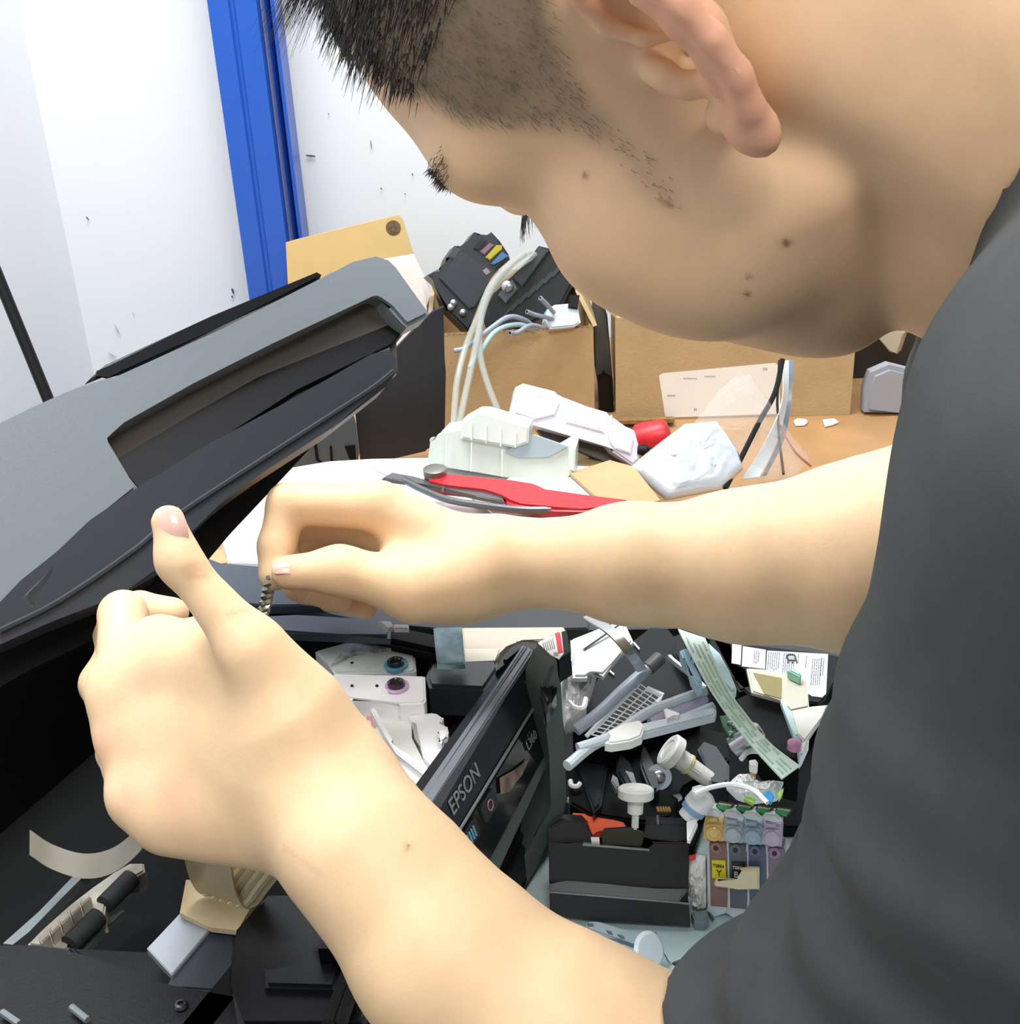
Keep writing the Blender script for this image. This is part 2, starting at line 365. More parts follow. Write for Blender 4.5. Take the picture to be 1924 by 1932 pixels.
# steel plate, tan tape roll with ribbed flat cable
b = MB(); b.prism(zp('270,1170 700,840 890,1 1010,1' if 0 else '710,1510 870,1340 1020,1410 830,1640', 0, 1200, 2.565), HZ(.868), .004, .0004); b.build('carriage_plate', mat('brushed_steel', (168, 174, 184), .4, .3), prn)
b = MB(); b.prism(zp('830,1640 1020,1410 1140,1425 1120,1600 1110,1720 800,1700', 0, 1200, 2.565), HZ(.866), .01, .001); b.build('plate_slope', mat('slate_dark', (48, 54, 62), .35), prn)
TAN = mat('tan_tape', (196, 182, 146), .35, rgb2=(160, 132, 88), nscale=14)
b = MB(); b.prism(zp('900,1180 1290,1180 1150,1425 1020,1410 870,1340', 0, 1200, 2.565), HZ(.872), .003); b.build('tape_base', TAN, prn)
near = catmull([on(436, 1610, .925), on(438, 1645, .905), on(447, 1686, .886), on(464, 1712, .875), on(485, 1708, .876), on(505, 1682, .888), on(545, 1632, .912)], 4)
b = MB(); b.ribbon([p+PQ*.026 for p in near], near, .0012); b.build('tape_loop', TAN, prn)
cu = mat('ribbed_cream', (226, 214, 172), .4)
ck = MB(); fl = near[12:]; up_ = np.array([-.35, .2, .8])*.0026
for k in range(5): ck.tube([p+PQ*(.003+.0048*k)+up_ for p in fl], .0025, 8)
ck.build('ribbed_cable', cu, prn)
# carriage cover blocks, deck with screw
b = MB(); b.prism(zp('1290,1235 1420,1232 1500,1300 1620,1560 1760,1800 1790,1890 1150,1890 1120,1700 1125,1500 1140,1400', 0, 1200, 2.565), HZ(.880), .02, .003); cv = b.build('carriage_cover', mat('cover_black', (15, 16, 19), .42, spec=.25), prn)
b = MB(); b.prism(zp('1280,1600 1410,1610 1520,1510 1590,1505 1640,1620 1620,1700 1280,1690', 0, 1200, 2.565), HZ(.884), .006, .0015); b.build('raised_step', mat('cover_black2', (20, 22, 26), .32, spec=.3), cv)
for k in range(2):
    b = MB(); b.tube([on(620+k*22, 1932, .886), on(655+k*20, 1835, .886)], .003, 8); b.build('rib', BLK, cv)
b = MB(); b.prism([(-40, 1779), (60, 1783), (128, 1786), (165, 1812), (300, 1862), (440, 1880), (640, 1890), (700, 1960), (-60, 1960)], HZ(.875), .02, .002); dk = b.build('front_deck', BLK, prn)
b = MB(); b.prism([(128, 1786), (165, 1812), (290, 1866), (440, 1870), (440, 1700), (330, 1760), (275, 1800)], HZ(.852), .01, .001); b.build('inner_floor', BLK, prn)
c = on(340, 1893, .877); b = MB(); b.lathe(c-np.array([0, 0, .003]), (0, 0, 1), [(0, .0030), (.002, .0032), (.003, .0024), (.0032, .0012), (.0022, .0010)], 20); b.build('screw', mat('black_steel', (70, 72, 76), .25, .9), dk)
for (u0, v0, u1, v1) in ((4, 1910, 36, 1932), (135, 1900, 165, 1925)):
    b = MB(); b.tube([on(u0, v0, .878), on(u1, v1, .878)], .0016, 8); b.build('rib', mat('rib_grey', (120, 126, 130), .2, .2), dk)
# ---- lifted scanner lid
SPL = plane3(P(820, 600, .80), P(0, 800, .61), P(0, 1130, .570)); sp0, sn = SPL
LIDG = mat('lid_grey', (104, 112, 117), .36, bump=.05, bscale=1400)
su = part('scanner_lid', '-60,830 -20,808 60,769 120,742 195,708 210,712 240,722 420,640 632,536 634,522 628,512 668,490 712,480 735,487 750,502 812,588 806,596 770,614 760,606 736,578 724,558 711,552 700,553 514,648 365,723 234,797 198,818 193,824 196,836 265,920 170,985 100,1040 45,1105 0,1140 -60,1185', SPL, .012, LIDG, prn, .0022)
part('lid_inset', '204,712 234,704 420,620 600,528 628,510 636,520 634,536 420,642 242,724 222,722', (sp0-sn*.002, sn), .008, mat('lid_light', (104, 111, 118), .35), su, .001)
part('lid_ridge', '163,720 182,700 200,685 400,596 600,510 609,515 604,526 420,614 236,704 205,712', (sp0-sn*.004, sn), .02, BLKG, su, .002)
part('recess_back', '180,826 365,716 514,640 712,546 745,590 750,700 700,720 552,800 374,900 255,960', (sp0-sn*.012, sn), .004, mat('recess_brown', (70, 64, 58), .3), su)
part('recess_step', '215,868 234,858 374,775 552,675 700,607 742,582 775,606 740,650 560,735 380,850 262,925', (sp0-sn*.009, nrm(sn+np.array([0, 0, .5]))), .006, mat('recess_black', (9, 9, 11), .5, spec=.12), su, .0008)
part('lower_lip', '262,918 380,845 560,748 700,668 738,652 742,676 753,694 748,704 730,727 627,807 496,891 421,945 362,1003 300,1080 225,1124 100,1172 0,1216 -60,1240 -60,1180 0,1136 45,1101 100,1036 170,981', (sp0+sn*.001, sn), .014, mat('lip_dark', (38, 42, 48), .33), su, .002)
b = MB(); b.tube(catmull([hit(u, v, sp0+sn*.002, sn) for u, v in ((0, 1190), (110, 1135), (250, 1040), (330, 975), (520, 850), (690, 740), (742, 700))], 5), .0014, 6); b.build('lip_edge', mat('edge_grey', (46, 50, 56), .3), su)
part('scanner_glass', '740,692 748,706 628,806 496,893 400,970 370,1000 362,990 490,880 627,790', (sp0-sn*.016, sn), .003, mat('white_sheet', (214, 212, 206), .6), su)
part('glass_clip', '622,797 634,790 638,800 628,806', (sp0-sn*.010, sn), .004, BLKG, su)
part('lid_underside', '-60,1170 100,1090 300,1060 420,940 640,780 700,720 600,830 440,1000 330,1130 190,1200 60,1262 -60,1330', (sp0-sn*.035, sn), .006, DEEP, su)
part('hinge_arm', '40,1128 46,1118 100,1064 108,1072 64,1130 66,1150 50,1152', (sp0+sn*.001, sn), .006, LIDG, su, .001)
# ================================================================ things on the far part of the bench
# cardboard cartons
def carton(name, label, fbl, fbr, h, dep, t=.0045, open_=True):
    fbl, fbr = np.array(fbl), np.array(fbr); x = nrm(fbr-fbl); y = np.array([-x[1], x[0], 0]); L = np.linalg.norm(fbr-fbl)
    e = empty(name, fbl+x*L/2+y*dep/2, label, 'box'); M3 = np.array([x, y, [0, 0, 1.0]]).T
    def bx(b, a0, a1, b0, b1, z0, z1): b.box(fbl+x*(a0+a1)/2+y*(b0+b1)/2+np.array([0, 0, (z0+z1)/2]), a1-a0, b1-b0, z1-z0, M3)
    b = MB(); bx(b, 0, L, 0, t, 0, h); bx(b, 0, L, dep-t, dep, 0, h); bx(b, 0, t, t, dep-t, 0, h); bx(b, L-t, L, t, dep-t, 0, h); bx(b, t, L-t, t, dep-t, 0, t)
    if not open_: bx(b, t, L-t, t, dep-t, h-t, h)
    b.build('carton_wall', CARD, e); return e, x, y, L, M3
la, lb_ = on(818, 806), on(1122, 790)
hz = hit(1118, 617, lb_, nrm([lb_[1]-la[1], -(lb_[0]-la[0]), 0]))[2]-.75
c1, x1_, y1_, L1, M1 = carton('cardboard_box', 'open cardboard box full of black printer parts and tubes', la, lb_, hz, .24)
# corrugated rim on the front wall, flaps
b = MB(); n = 60
for k in range(n):
    a = la+x1_*(L1*k/n)+np.array([0, -.0002, hz+.0005+.0012*(k % 2)]); z_ = la+x1_*(L1*(k+1)/n)+np.array([0, -.0002, hz+.0005+.0012*((k+1) % 2)]); b.tube([a, z_], .0007, 4)
b.build('corrugated_rim', CARDD, c1)
b = MB(); q = lb_+np.array([0, 0, hz]); pr_ = [q, q+y1_*.24, q+y1_*.22+np.array([-.022, 0, .045]), q+y1_*.03+np.array([-.016, 0, .030])]
b.slab(pr_, [p+np.array([.004, 0, .002]) for p in pr_]); b.build('flap', CARD, c1)
b = MB(); q = la+np.array([0, 0, hz])+y1_*.24; pr_ = [q, q+x1_*L1, q+x1_*L1+np.array([0, .06, -.02]), q+np.array([0, .06, -.02])]
b.slab(pr_, [p+y1_*.004 for p in pr_]); b.build('flap', CARD, c1)
ra, rb = on(1162, 793), on(1603, 783)
hr = hit(1150, 600, ra, nrm([rb[1]-ra[1], -(rb[0]-ra[0]), 0]))[2]-.75
c2, x2_, y2_, L2, M2 = carton('cardboard_box', 'closed cardboard box with a large white address label', ra, rb, hr, .26, open_=False)
rn = np.cross(x2_, [0, 0, 1]); rpl = (ra+rn*.0006, rn)
lab = part('address_label', '1243,709 1250,705 1462,685 1468,690 1473,781 1255,788', rpl, .0004, mat('label_paper', (242, 241, 234), .6, noise=.04, nscale=12), c2)
b = MB()
for (u, v, w_, h_) in ((1290, 713, 26, 2), (1330, 709, 20, 2), (1260, 745, 14, 3), (1440, 694, 6, 4), (1310, 770, 4, 5)):
    for k in range(int(w_/3)+1): b.prism([(u+k*3-1, v), (u+k*3+1, v), (u+k*3+1, v+h_), (u+k*3-1, v+h_)], rpl, .0003, 0, .0003)
b.build('label_print', mat('faint_print', (168, 166, 156), .7), lab, flat=True)
b = MB(); q = ra+np.array([0, 0, .001]); pr_ = [on(1158, 794, .752), on(1270, 792, .752), on(1272, 797, .756), on(1160, 801, .756)]
b.slab([p+np.array([0, 0, .004]) for p in pr_], pr_); b.build('flap', CARDD, c2)
b = MB(); q = ra+np.array([0, 0, hr]); pr_ = [q, q+y2_*.1, q+y2_*.1+np.array([-.012, 0, .012]), q+np.array([-.010, 0, .010])]
b.slab(pr_, [p+np.array([.001, 0, .004]) for p in pr_]); b.build('flap', CARD, c2)
# leaning boards at the wall
pl = (aty(660, 540, YW-.13), nrm([0, -1, .12]))
cbd = part('cardboard_sheet', '539,458 560,452 700,418 752,406 760,416 776,470 781,484 800,560 790,1400 700,1420 590,1425', pl, .006, mat('card_tan', (208, 180, 124), .85, noise=.05), None)
tag(cbd, 'flat tan cardboard sheet with a dark stain, leaning on the wall behind the lid', 'cardboard')
b = MB(); sc = hit(742, 430, *pl)
b.lathe(sc+pl[1]*.0006, pl[1], [(0, .010), (.0003, .008)], 14); b.build('dark_stain', mat('stain_brown', (112, 92, 66), .9, noise=.4, nscale=200), cbd)
pf = part('foam_wrap', '700,500 782,486 800,520 812,560 798,600 820,700 700,700 690,560', (aty(760, 560, YW-.20), nrm([.1, -1, .1])), .03, mat('white_foam', (232, 232, 230), .8, bump=.6, bscale=30), None, .006)
tag(pf, 'crumpled white foam sheet between the tan cardboard and the open box', 'foam sheet')
# carriage assemblies sticking out of the open carton
O8 = (760, 400, 4.81)
cpl = (P(930, 560, 1.43), nrm([.15, -1, .35]))
GRB = mat('graphite_plastic', (36, 42, 47), .4)
ca = empty('ink_carriage', P(900, 560, 1.43), 'dark ink carriage with coloured ink inlets in the open box, left of the vented one', 'printer part')
part('carriage_case', '225,570 260,552 330,510 365,520 400,410 470,305 530,340 650,180 720,235 805,180 850,230 880,260 960,380 975,430 850,540 790,560 700,800 640,960 600,1100 400,900 300,640', cpl, .06, GRB, ca, .003, o=O8)
part('case_face', '330,600 520,350 850,530 800,600 660,860 600,880', (cpl[0]+cpl[1]*.004, cpl[1]), .006, mat('graphite_face', (42, 49, 56), .45), ca, .001, o=O8)
for s, c_ in (('700,360 790,280 830,300 740,390', (128, 96, 104)), ('750,410 850,300 900,300 900,340 790,440', (176, 160, 44)), ('800,470 900,360 960,400 880,450 830,480', (62, 110, 150)), ('640,330 700,250 760,260 690,350', (24, 24, 26))):
    part('ink_inlet', s, (cpl[0]+cpl[1]*.003, cpl[1]), .008, mat('inlet_%d' % c_[0], c_, .35), ca, .001, o=O8)
part('data_mark', '722,530 760,505 795,545 755,572', (cpl[0]+cpl[1]*.0045, cpl[1]), .001, mat('mark_grey', (140, 128, 126), .6), ca, o=O8)
part('clip', '400,410 470,305 530,340 470,430', (cpl[0]+cpl[1]*.002, cpl[1]), .02, mat('clip_grey', (56, 66, 70), .4), ca, .001, o=O8)
b = MB()
for (u, v) in ((855, 572), (873, 590), (850, 580)): p = hit(u, v, cpl[0]+cpl[1]*.001, cpl[1]); b.lathe(p, cpl[1], [(0, .004), (.004, .004), (.005, .002)], 10)
b.build('spring_screws', STEEL, ca)
cp2 = (P(980, 560, 1.39), nrm([-.2, -1, .4]))
cb = empty('vent_housing', P(990, 560, 1.40), 'black slotted printer housing tilted in the open box, right of the ink carriage', 'printer part')
part('housing_shell', '1010,600 1230,305 1330,330 1550,590 1560,620 1440,850 1380,900 1000,1100 760,1090 700,900 760,760 860,740', cp2, .07, mat('housing_black', (20, 22, 24), .4), cb, .003, o=O8)
part('top_band', '1005,600 1230,308 1325,345 1080,680', (cp2[0]+cp2[1]*.005, cp2[1]), .01, mat('band_grey', (50, 56, 58), .4), cb, .001, o=O8)
for k in range(8):
    a0 = (760+(1120+55*k)/4.81-760/1*0, 0)
    u0, v0 = 760+(900+75*k)/4.81, 400+(960-62*k)/4.81
    b = MB(); b.prism([(u0, v0-2), (u0+30, v0-36), (u0+32, v0-33), (u0+3, v0+1)], cp2, .004, 0, .002); b.build('slat', mat('slat_grey', (52, 56, 60), .35), cb)
part('steel_bracket', '860,750 990,610 1040,700 930,830', (cp2[0]+cp2[1]*.004, cp2[1]), .006, mat('bracket_steel', (110, 114, 116), .3, .7), cb, .001, o=O8)
b = MB(); b.lathe(hit(958, 541, cp2[0]+cp2[1]*.005, cp2[1]), cp2[1], [(0, .006), (.006, .006), (.008, .003)], 12); b.build('bracket_screw', STEEL, cb)
# pale blue damper block with small tubes in the open box
db = empty('damper_block', P(1075, 590, 1.36), 'pale blue plastic block with grey tube stubs at the right of the open box', 'printer part')
dpl = (P(1075, 590, 1.355), nrm([.1, -1, .5]))
part('block', '1310,880 1380,840 1500,830 1590,870 1615,1000 1560,1040 1340,1060 1290,980', dpl, .03, mat('pale_blue_plastic', (206, 222, 234), .4), db, .002, o=O8)
part('block_cap', '1520,750 1605,752 1585,880 1500,865', dpl, .02, BLK, db, .001, lift=.004, o=O8)
GREYT = mat('grey_tube', (146, 156, 172), .35); BLUT = mat('blue_tube', (168, 196, 208), .35)
def tube_px(name, pts, r, m, parent=None, bore=True, k=6, d=None):
    w3 = [P(*p) for p in pts]; c_ = catmull(w3, k); b = MB(); b.tube(c_, r, 10); o = b.build(name, m, parent)
    if bore:
        t = nrm(c_[0]-c_[1]); bb_ = MB(); bb_.lathe(c_[0]-t*.0005, t, [(0, r*.62), (.0009, r*.62)], 10)
        bb_.build('bore', DEEP, o)
    return o
for pts, m_, r in ((((857, 662, 1.30), (880, 655, 1.30), (925, 620, 1.31), (960, 598, 1.32), (990, 604, 1.34), (1010, 620, 1.36)), GREYT, .0026),
                ((( 885, 694, 1.29), (905, 665, 1.30), (935, 625, 1.31), (975, 612, 1.33), (1010, 622, 1.35)), BLUT, .0026),
                (((994, 588, 1.33), (1010, 594, 1.34), (1035, 600, 1.35), (1048, 606, 1.36)), GREYT, .0024),
                (((1019, 562, 1.33), (1032, 575, 1.34), (1045, 590, 1.35)), GREYT, .0024),
                (((962, 628, 1.30), (975, 628, 1.31), (1000, 614, 1.33), (1025, 618, 1.35)), GREYT, .0024)):
    tube_px('tube_stub', pts, r, m_, db)
CLR = mat('clear_tube', (186, 192, 186), .12, alpha=.42)
cts = [((855, 806, 1.24), (862, 720, 1.27), (880, 650, 1.29), (905, 590, 1.31), (925, 540, 1.33), (960, 500, 1.36), (990, 478, 1.38)),
       ((866, 800, 1.24), (885, 710, 1.27), (900, 640, 1.29), (912, 580, 1.31), (935, 530, 1.33), (970, 495, 1.36), (1000, 475, 1.38)),
       ((946, 790, 1.27), (920, 725, 1.28), (905, 665, 1.29), (908, 600, 1.31), (930, 545, 1.33), (975, 505, 1.36), (1010, 480, 1.38))]
for pts, lb in zip(cts, ('clear plastic tube, leftmost of three hanging out of the open box', 'clear plastic tube, middle of three hanging out of the open box', 'clear plastic tube curving right, rightmost of three hanging from the open box')):
    o = tube_px('clear_tube', pts, .0034, CLR, None, bore=False); tag(o, lb, 'tube', 'clear tubes from the open box')
# black and grey parts between the boxes
sl = part('grey_sleeve', '1118,560 1130,575 1146,596 1156,720 1158,790 1134,764 1124,700', (on(1140, 792)+np.array([0, .05, 0]), nrm([0, -1, 0])), .02, mat('sleeve_grey', (92, 96, 94), .4), None, .002)
tag(sl, 'dark grey plastic strip wedged between the two cardboard boxes', 'plastic part')
sl = part('black_clip', '1128,715 1136,712 1140,705 1146,712 1156,716 1158,778 1131,779', (on(1140, 792)+np.array([0, .02, 0]), nrm([0, -1, 0])), .012, BLKG, None, .001)
tag(sl, 'small black plastic clip standing in the gap between the cardboard boxes', 'plastic part')
# things right of the closed carton
q = part('black_device', '1600,640 1700,600 1760,600 1760,742 1640,745 1602,748', (on(1640, 790)+np.array([0, .12, 0]), nrm([0, -1, 0])), .10, mat('device_black', (34, 36, 38), .45), None, .003)
tag(q, 'dark box-shaped device standing at the right of the labelled carton', 'device')
q = part('grey_cloth', '1632,780 1634,735 1645,705 1680,690 1720,700 1720,790', (on(1670, 800)+np.array([0, .02, 0]), nrm([0, -1, .1])), .02, mat('cloth_grey', (150, 152, 160), .9, bump=.5, bscale=25), None, .005)
tag(q, 'light grey lump of wrapping beside the dark device near the shirt', 'wrapping')
dvp = on(1640, 790)+np.array([0, .12, 0])
q = part('small_beige_box', '1651,632 1672,605 1705,628 1692,668 1678,664', (hit(1680, 640, dvp, np.array([0, -1.0, 0]))+np.array([0, -.045, 0]), nrm([-.5, -1, .2])), .03, mat('beige_card', (172, 160, 138), .8), None, .001)
tag(q, 'small beige box tucked under the chin above the dark device', 'box')
q = part('blue_box', '1689,582 1700,574 1740,570 1740,640 1708,640', (hit(1700, 600, dvp, np.array([0, -1.0, 0]))+np.array([0, .1, 0]), nrm([0, -1, 0])), .05, mat('bright_blue', (52, 96, 216), .5), None, .001)
tag(q, 'bright blue box corner showing between chin and shirt', 'box')
# white bits on the bench edge
b = MB(); b.prism([(1497, 793), (1503, 789), (1520, 790), (1524, 795), (1518, 800), (1501, 801)], HZ(.753), .002, .0005)
thing('white_chip', 'rounded white plastic bit on the wood, left of the pointed one', 'plastic bit', b, WHT)
b = MB(); b.prism([(1552, 791), (1574, 789), (1582, 795), (1570, 800), (1556, 803)], HZ(.753), .002, .0005)
thing('white_chip', 'pointed white plastic bit on the wood, right of the rounded one', 'plastic bit', b, WHT)
# ---- papers and white boxes under the tanks
b = MB(); b.prism([(408, 968), (500, 890), (620, 870), (700, 866), (870, 862), (1120, 880), (1200, 965), (1150, 1000), (860, 1000), (640, 960), (515, 990), (512, 1062), (430, 1060)], HZ(.800), .0465, .001)
wb = thing('white_box', 'flat white carton under the red snips and the hand, far side of the printer', 'box', b, mat('white_card', (232, 234, 238), .6))
b = MB(); b.prism([(697, 871), (706, 867), (890, 862), (1140, 890), (1190, 950), (1000, 955), (850, 940), (712, 884)], HZ(.804), .003, .0005)
thing('white_tray', 'thin white plastic tray with rounded corner lying under the snips', 'tray', b, WHT)
b = MB(); b.prism([(890, 940), (1000, 880), (1070, 875), (1140, 945), (1060, 972), (930, 968)], HZ(.807), .0015)
thing('paper_sheet', 'white paper sheet folded under the milky ink tank', 'paper', b, PAPER)
b = MB(); b.prism([(1075, 892), (1150, 868), (1195, 880), (1246, 944), (1150, 960)], HZ(.812), .003)
thing('kraft_envelope', 'brown kraft envelope flap under the clear bag', 'envelope', b, CARD)
b = MB(); b.prism([(1062, 852), (1110, 850), (1190, 885), (1120, 900), (1075, 895)], HZ(.79), .03, .001)
thing('brown_carton', 'low brown carton under the clear lilac cartridge', 'box', b, CARD)
b = MB(); b.prism([(385, 1042), (420, 1035), (432, 1062), (400, 1066)], HZ(.80), .03, .001)
thing('tan_carton', 'small tan carton edge left of the white carton behind the lid', 'box', b, CARD)
# ---- milky ink tank
MILK = mat('milky_plastic', (214, 224, 214), .3, alpha=.93, noise=.05); MILK2 = mat('milky_plastic_light', (226, 234, 228), .25, alpha=.93)
tk = empty('ink_tank_block', on(940, 880, .805), 'milky white stepped ink tank block behind the red snips', 'ink tank')
O3 = (500, 400, 2.96)
kp = (on(930, 905, .805), nrm([-.12, -1, .25]))
part('tank_body', '905,1400 920,1290 975,1250 985,1225 1090,1210 1300,1300 1580,1370 1700,1300 1735,1320 1730,1460 1690,1480 1550,1540 1520,1500 920,1420', kp, .05, MILK, tk, .002, o=O3)
part('tank_step', '1095,1170 1180,1122 1230,1122 1475,1195 1470,1290 1395,1318 1090,1265', (kp[0]+kp[1]*.008, kp[1]), .04, MILK2, tk, .002, o=O3)
part('tank_window', '1340,1340 1500,1245 1690,1310 1580,1368 1420,1372', (kp[0]+kp[1]*.003, kp[1]), .004, mat('blue_film', (168, 184, 192), .2), tk, o=O3)
for s in ('1150,1290 1156,1290 1152,1450 1146,1450', '1320,1330 1326,1330 1326,1480 1320,1480', '1010,1260 1016,1260 1012,1420 1006,1420', '1230,1190 1236,1190 1236,1290 1230,1290', '1312,1210 1318,1210 1318,1310 1312,1310', '1396,1230 1402,1230 1400,1316 1394,1316', '1150,1180 1156,1180 1154,1275 1148,1275'):
    part('tank_rib', s, (kp[0]+kp[1]*.0095, kp[1]), .003, mat('rib_white', (238, 242, 238), .3), tk, o=O3)
part('tank_latch', '1690,1310 1735,1320 1730,1455 1700,1440', (kp[0]+kp[1]*.002, kp[1]), .01, MILK2, tk, .001, o=O3)
# ---- lilac cartridge
LIL = mat('lilac_clear', (222, 214, 232), .22, alpha=.9); LIL2 = mat('lilac_white', (234, 230, 240), .25, alpha=.95)
lc = empty('ink_cartridge', P(1080, 810, 1.2), 'clear lilac ink cartridge lying tilted on the milky tank', 'ink cartridge')
O5 = (750, 550, 2.025)
lp = (P(1080, 810, 1.195), nrm([.1, -1, .6]))
part('cartridge_body', '428,465 450,365 480,350 600,380 625,410 800,460 820,490 905,530 920,580 925,640 900,665 820,610 800,585 520,510 440,490', lp, .026, LIL, lc, .002, o=O5)
part('cartridge_head', '455,400 540,410 550,400 600,390 620,420 600,470 520,490 450,462', (lp[0]+lp[1]*.003, lp[1]), .008, LIL2, lc, .001, o=O5)
part('cartridge_panel', '640,430 780,468 790,540 640,500', (lp[0]+lp[1]*.002, lp[1]), .004, LIL2, lc, .001, o=O5)
part('cartridge_end', '800,500 870,530 900,560 890,620 830,600 810,570', (lp[0]+lp[1]*.003, lp[1]), .006, LIL2, lc, .001, o=O5)
for k in range(4):
    u0 = 750+(680+45*k)/2.025; v0 = 550+(435+12*k)/2.025
    b = MB(); b.prism([(u0, v0), (u0+2, v0), (u0+1, v0+30), (u0-1, v0+30)], lp, .003, 0, .004); b.build('divider', WHT, lc)
b = MB(); a = hit(1203, 848, *lp); z_ = hit(1238, 852, *lp); t = nrm(z_-a)
b.lathe(a, t, [(0, .004), (.004, .0055), (.008, .0055), (.010, .0035), (.016, .0035), (.017, .0055), (.020, .0055), (.021, .003)], 14); b.build('outlet_valve', BLK, lc)
b = MB(); b.prism(zp('520,510 800,588 905,665 850,680 700,610 560,560', *O5), (lp[0]-lp[1]*.02, lp[1]), .012, .001); b.build('dark_underside', mat('ink_dark', (74, 66, 62), .5), lc)
# red cap
b = MB(); c = P(1232, 822, 1.30); b.lathe(c+np.array([-.020, 0, -.004]), (1, -.2, .25), [(0, .010), (.004, .0155), (.014, .0165), (.030, .0160), (.036, .013), (.038, .006)], 24)
thing('red_stopper', 'red rounded stopper lying between lilac cartridge and clear bag', 'stopper', b, RED)
# ---- snips
cu = empty('snips', on(1000, 925, .822), 'red handled metal snips lying open in front of the milky tank', 'snips')
zs = .830
b = MB(); b.prism(zp('100,700 120,692 180,696 430,720 520,728 552,740 550,760 740,780 880,790 900,805 885,820 700,830 600,828 470,810 420,800 405,770 330,755 180,738 110,728', *O5), HZ(zs), .010, .003); b.build('handle', RED, cu)
b = MB(); b.prism(zp('-20,690 60,706 180,742 400,772 405,800 300,780 180,752 60,728 -60,712', *O5), HZ(zs-.002), .004, .0008); b.build('blade', mat('worn_steel', (120, 120, 122), .35, .8), cu)
pts = [on(u, v, zs-.004) for u, v in ((760, 905), (800, 925), (850, 944), (920, 955), (985, 962), (1040, 962))]
b = MB(); b.tube(catmull(pts, 4), .0032, 8); b.build('blade', mat('worn_steel', (120, 120, 122), .35, .8), cu)
pts = [on(u, v, zs-.004) for u, v in ((835, 925), (860, 918), (930, 932), (985, 940))]
b = MB(); b.tube(catmull(pts, 4), .002, 8); b.build('spring', mat('worn_steel', (120, 120, 122), .35, .8), cu)
b = MB(); b.lathe(on(821, 896, zs-.001), (0, 0, 1), [(0, .0105), (.006, .0105), (.007, .0085), (.0075, .004)], 20); b.build('pivot_bolt', mat('bolt_steel', (136, 134, 128), .4, .7), cu)
# ---- clear bag, foil parcel, ties and ribbon cables
def crumple(name, outline, pln, thick, m, seed, amp, label, cat, parent=None, res=14):
    """puffy crumpled bag: outline filled with a bulging noisy double sheet"""
    rng = np.random.default_rng(seed); p0, n = pln; pts = np.array([hit(u, v, p0, n) for u, v in outline]); c = pts.mean(0)
    e1 = nrm(pts[1]-pts[0]); e1 = nrm(e1-n*np.dot(e1, n)); e2 = np.cross(n, e1)
    P2 = [((p-c)@e1, (p-c)@e2) for p in pts]; xs = [p[0] for p in P2]; ys = [p[1] for p in P2]
    # radial grid
    bm = bmesh.new(); M_ = 5*len(P2); per = []
    L = len(P2)
    for k in range(M_):
        t = k/5; i = int(t); f = t-i; a = np.array(P2[i]); b_ = np.array(P2[(i+1) % L]); per.append(a*(1-f)+b_*f)
    for sgn in (1, -1):
        rings = []
        for r in range(res+1):
            s_ = r/res; row = []
            for k in range(M_):
                q = per[k]*s_; h = thick*.5*math.sqrt(max(0, 1-s_**2.6)); h += amp*min(1, s_*2.2)*(1-s_**4)*(rng.random()-.35)
                row.append(bm.verts.new(tuple(c+e1*q[0]+e2*q[1]+n*sgn*h)) if r > 0 or k == 0 else row[0])
            rings.append(row)
        for r in range(res):
            for k in range(M_):
                j = (k+1) % M_
                vs = [rings[r][k], rings[r+1][k], rings[r+1][j]] + ([rings[r][j]] if r > 0 else [])
                try: bm.faces.new(vs)
                except Exception: pass
    bmesh.ops.remove_doubles(bm, verts=bm.verts, dist=1e-5); bmesh.ops.recalc_face_normals(bm, faces=bm.faces)
    me = bpy.data.meshes.new(name); bm.to_mesh(me); bm.free(); me.materials.append(m)
    for p in me.polygons: p.use_smooth = True
    o = bpy.data.objects.new(name, me); link(o)
    if parent is not None: o.parent = parent; o.matrix_parent_inverse = parent.matrix_basis.inverted()
    return tag(o, label, cat) if label else o
FILM = mat('clear_film', (236, 238, 240), .08, alpha=.14); FOIL = mat('silvery_film', (222, 230, 238), .16, .35)
bagp = (on(1330, 900, .80), nrm([.1, -1, 1.1]))
crumple('foil_parcel', [(1186, 884), (1225, 850), (1290, 800), (1352, 794), (1372, 820), (1392, 850), (1402, 885), (1360, 925), (1255, 944)], bagp, .02, FOIL, 3, .004, 'silvery white bubble parcel lying between cartridge and far forearm', 'parcel')
crumple('clear_bag', [(1300, 810), (1352, 740), (1385, 712), (1415, 706), (1440, 740), (1500, 830), (1530, 865), (1500, 900), (1405, 915), (1370, 820)], (P(1420, 830, 1.20), nrm([.05, -1, .35])), .02, FILM, 5, .003, 'clear plastic bag standing against the labelled carton', 'bag')
def ribbon_px(name, Lp, Rp, th, m, label, cat, **k):
    b = MB(); b.ribbon(catmull([P(*p) for p in Lp], 6), catmull([P(*p) for p in Rp], 6), th)
    return thing(name, label, cat, b, m, **k)
tb = MB(); tb.tube(catmull([P(1476, 678, 1.22), P(1462, 740, 1.21), P(1430, 800, 1.19), P(1400, 860, 1.17), P(1368, 922, 1.15)], 6), .0026, 8)
thing('black_cable', 'thin black cable slanting down across the clear bag', 'cable', tb, BLK)
tb = MB(); tb.tube([P(1470, 680, 1.235), P(1466, 760, 1.23), P(1470, 830, 1.22), P(1478, 895, 1.20)], .0012, 6)
thing('black_wire', 'thin upright black wire behind the grey ribbon cables', 'wire', tb, BLK)
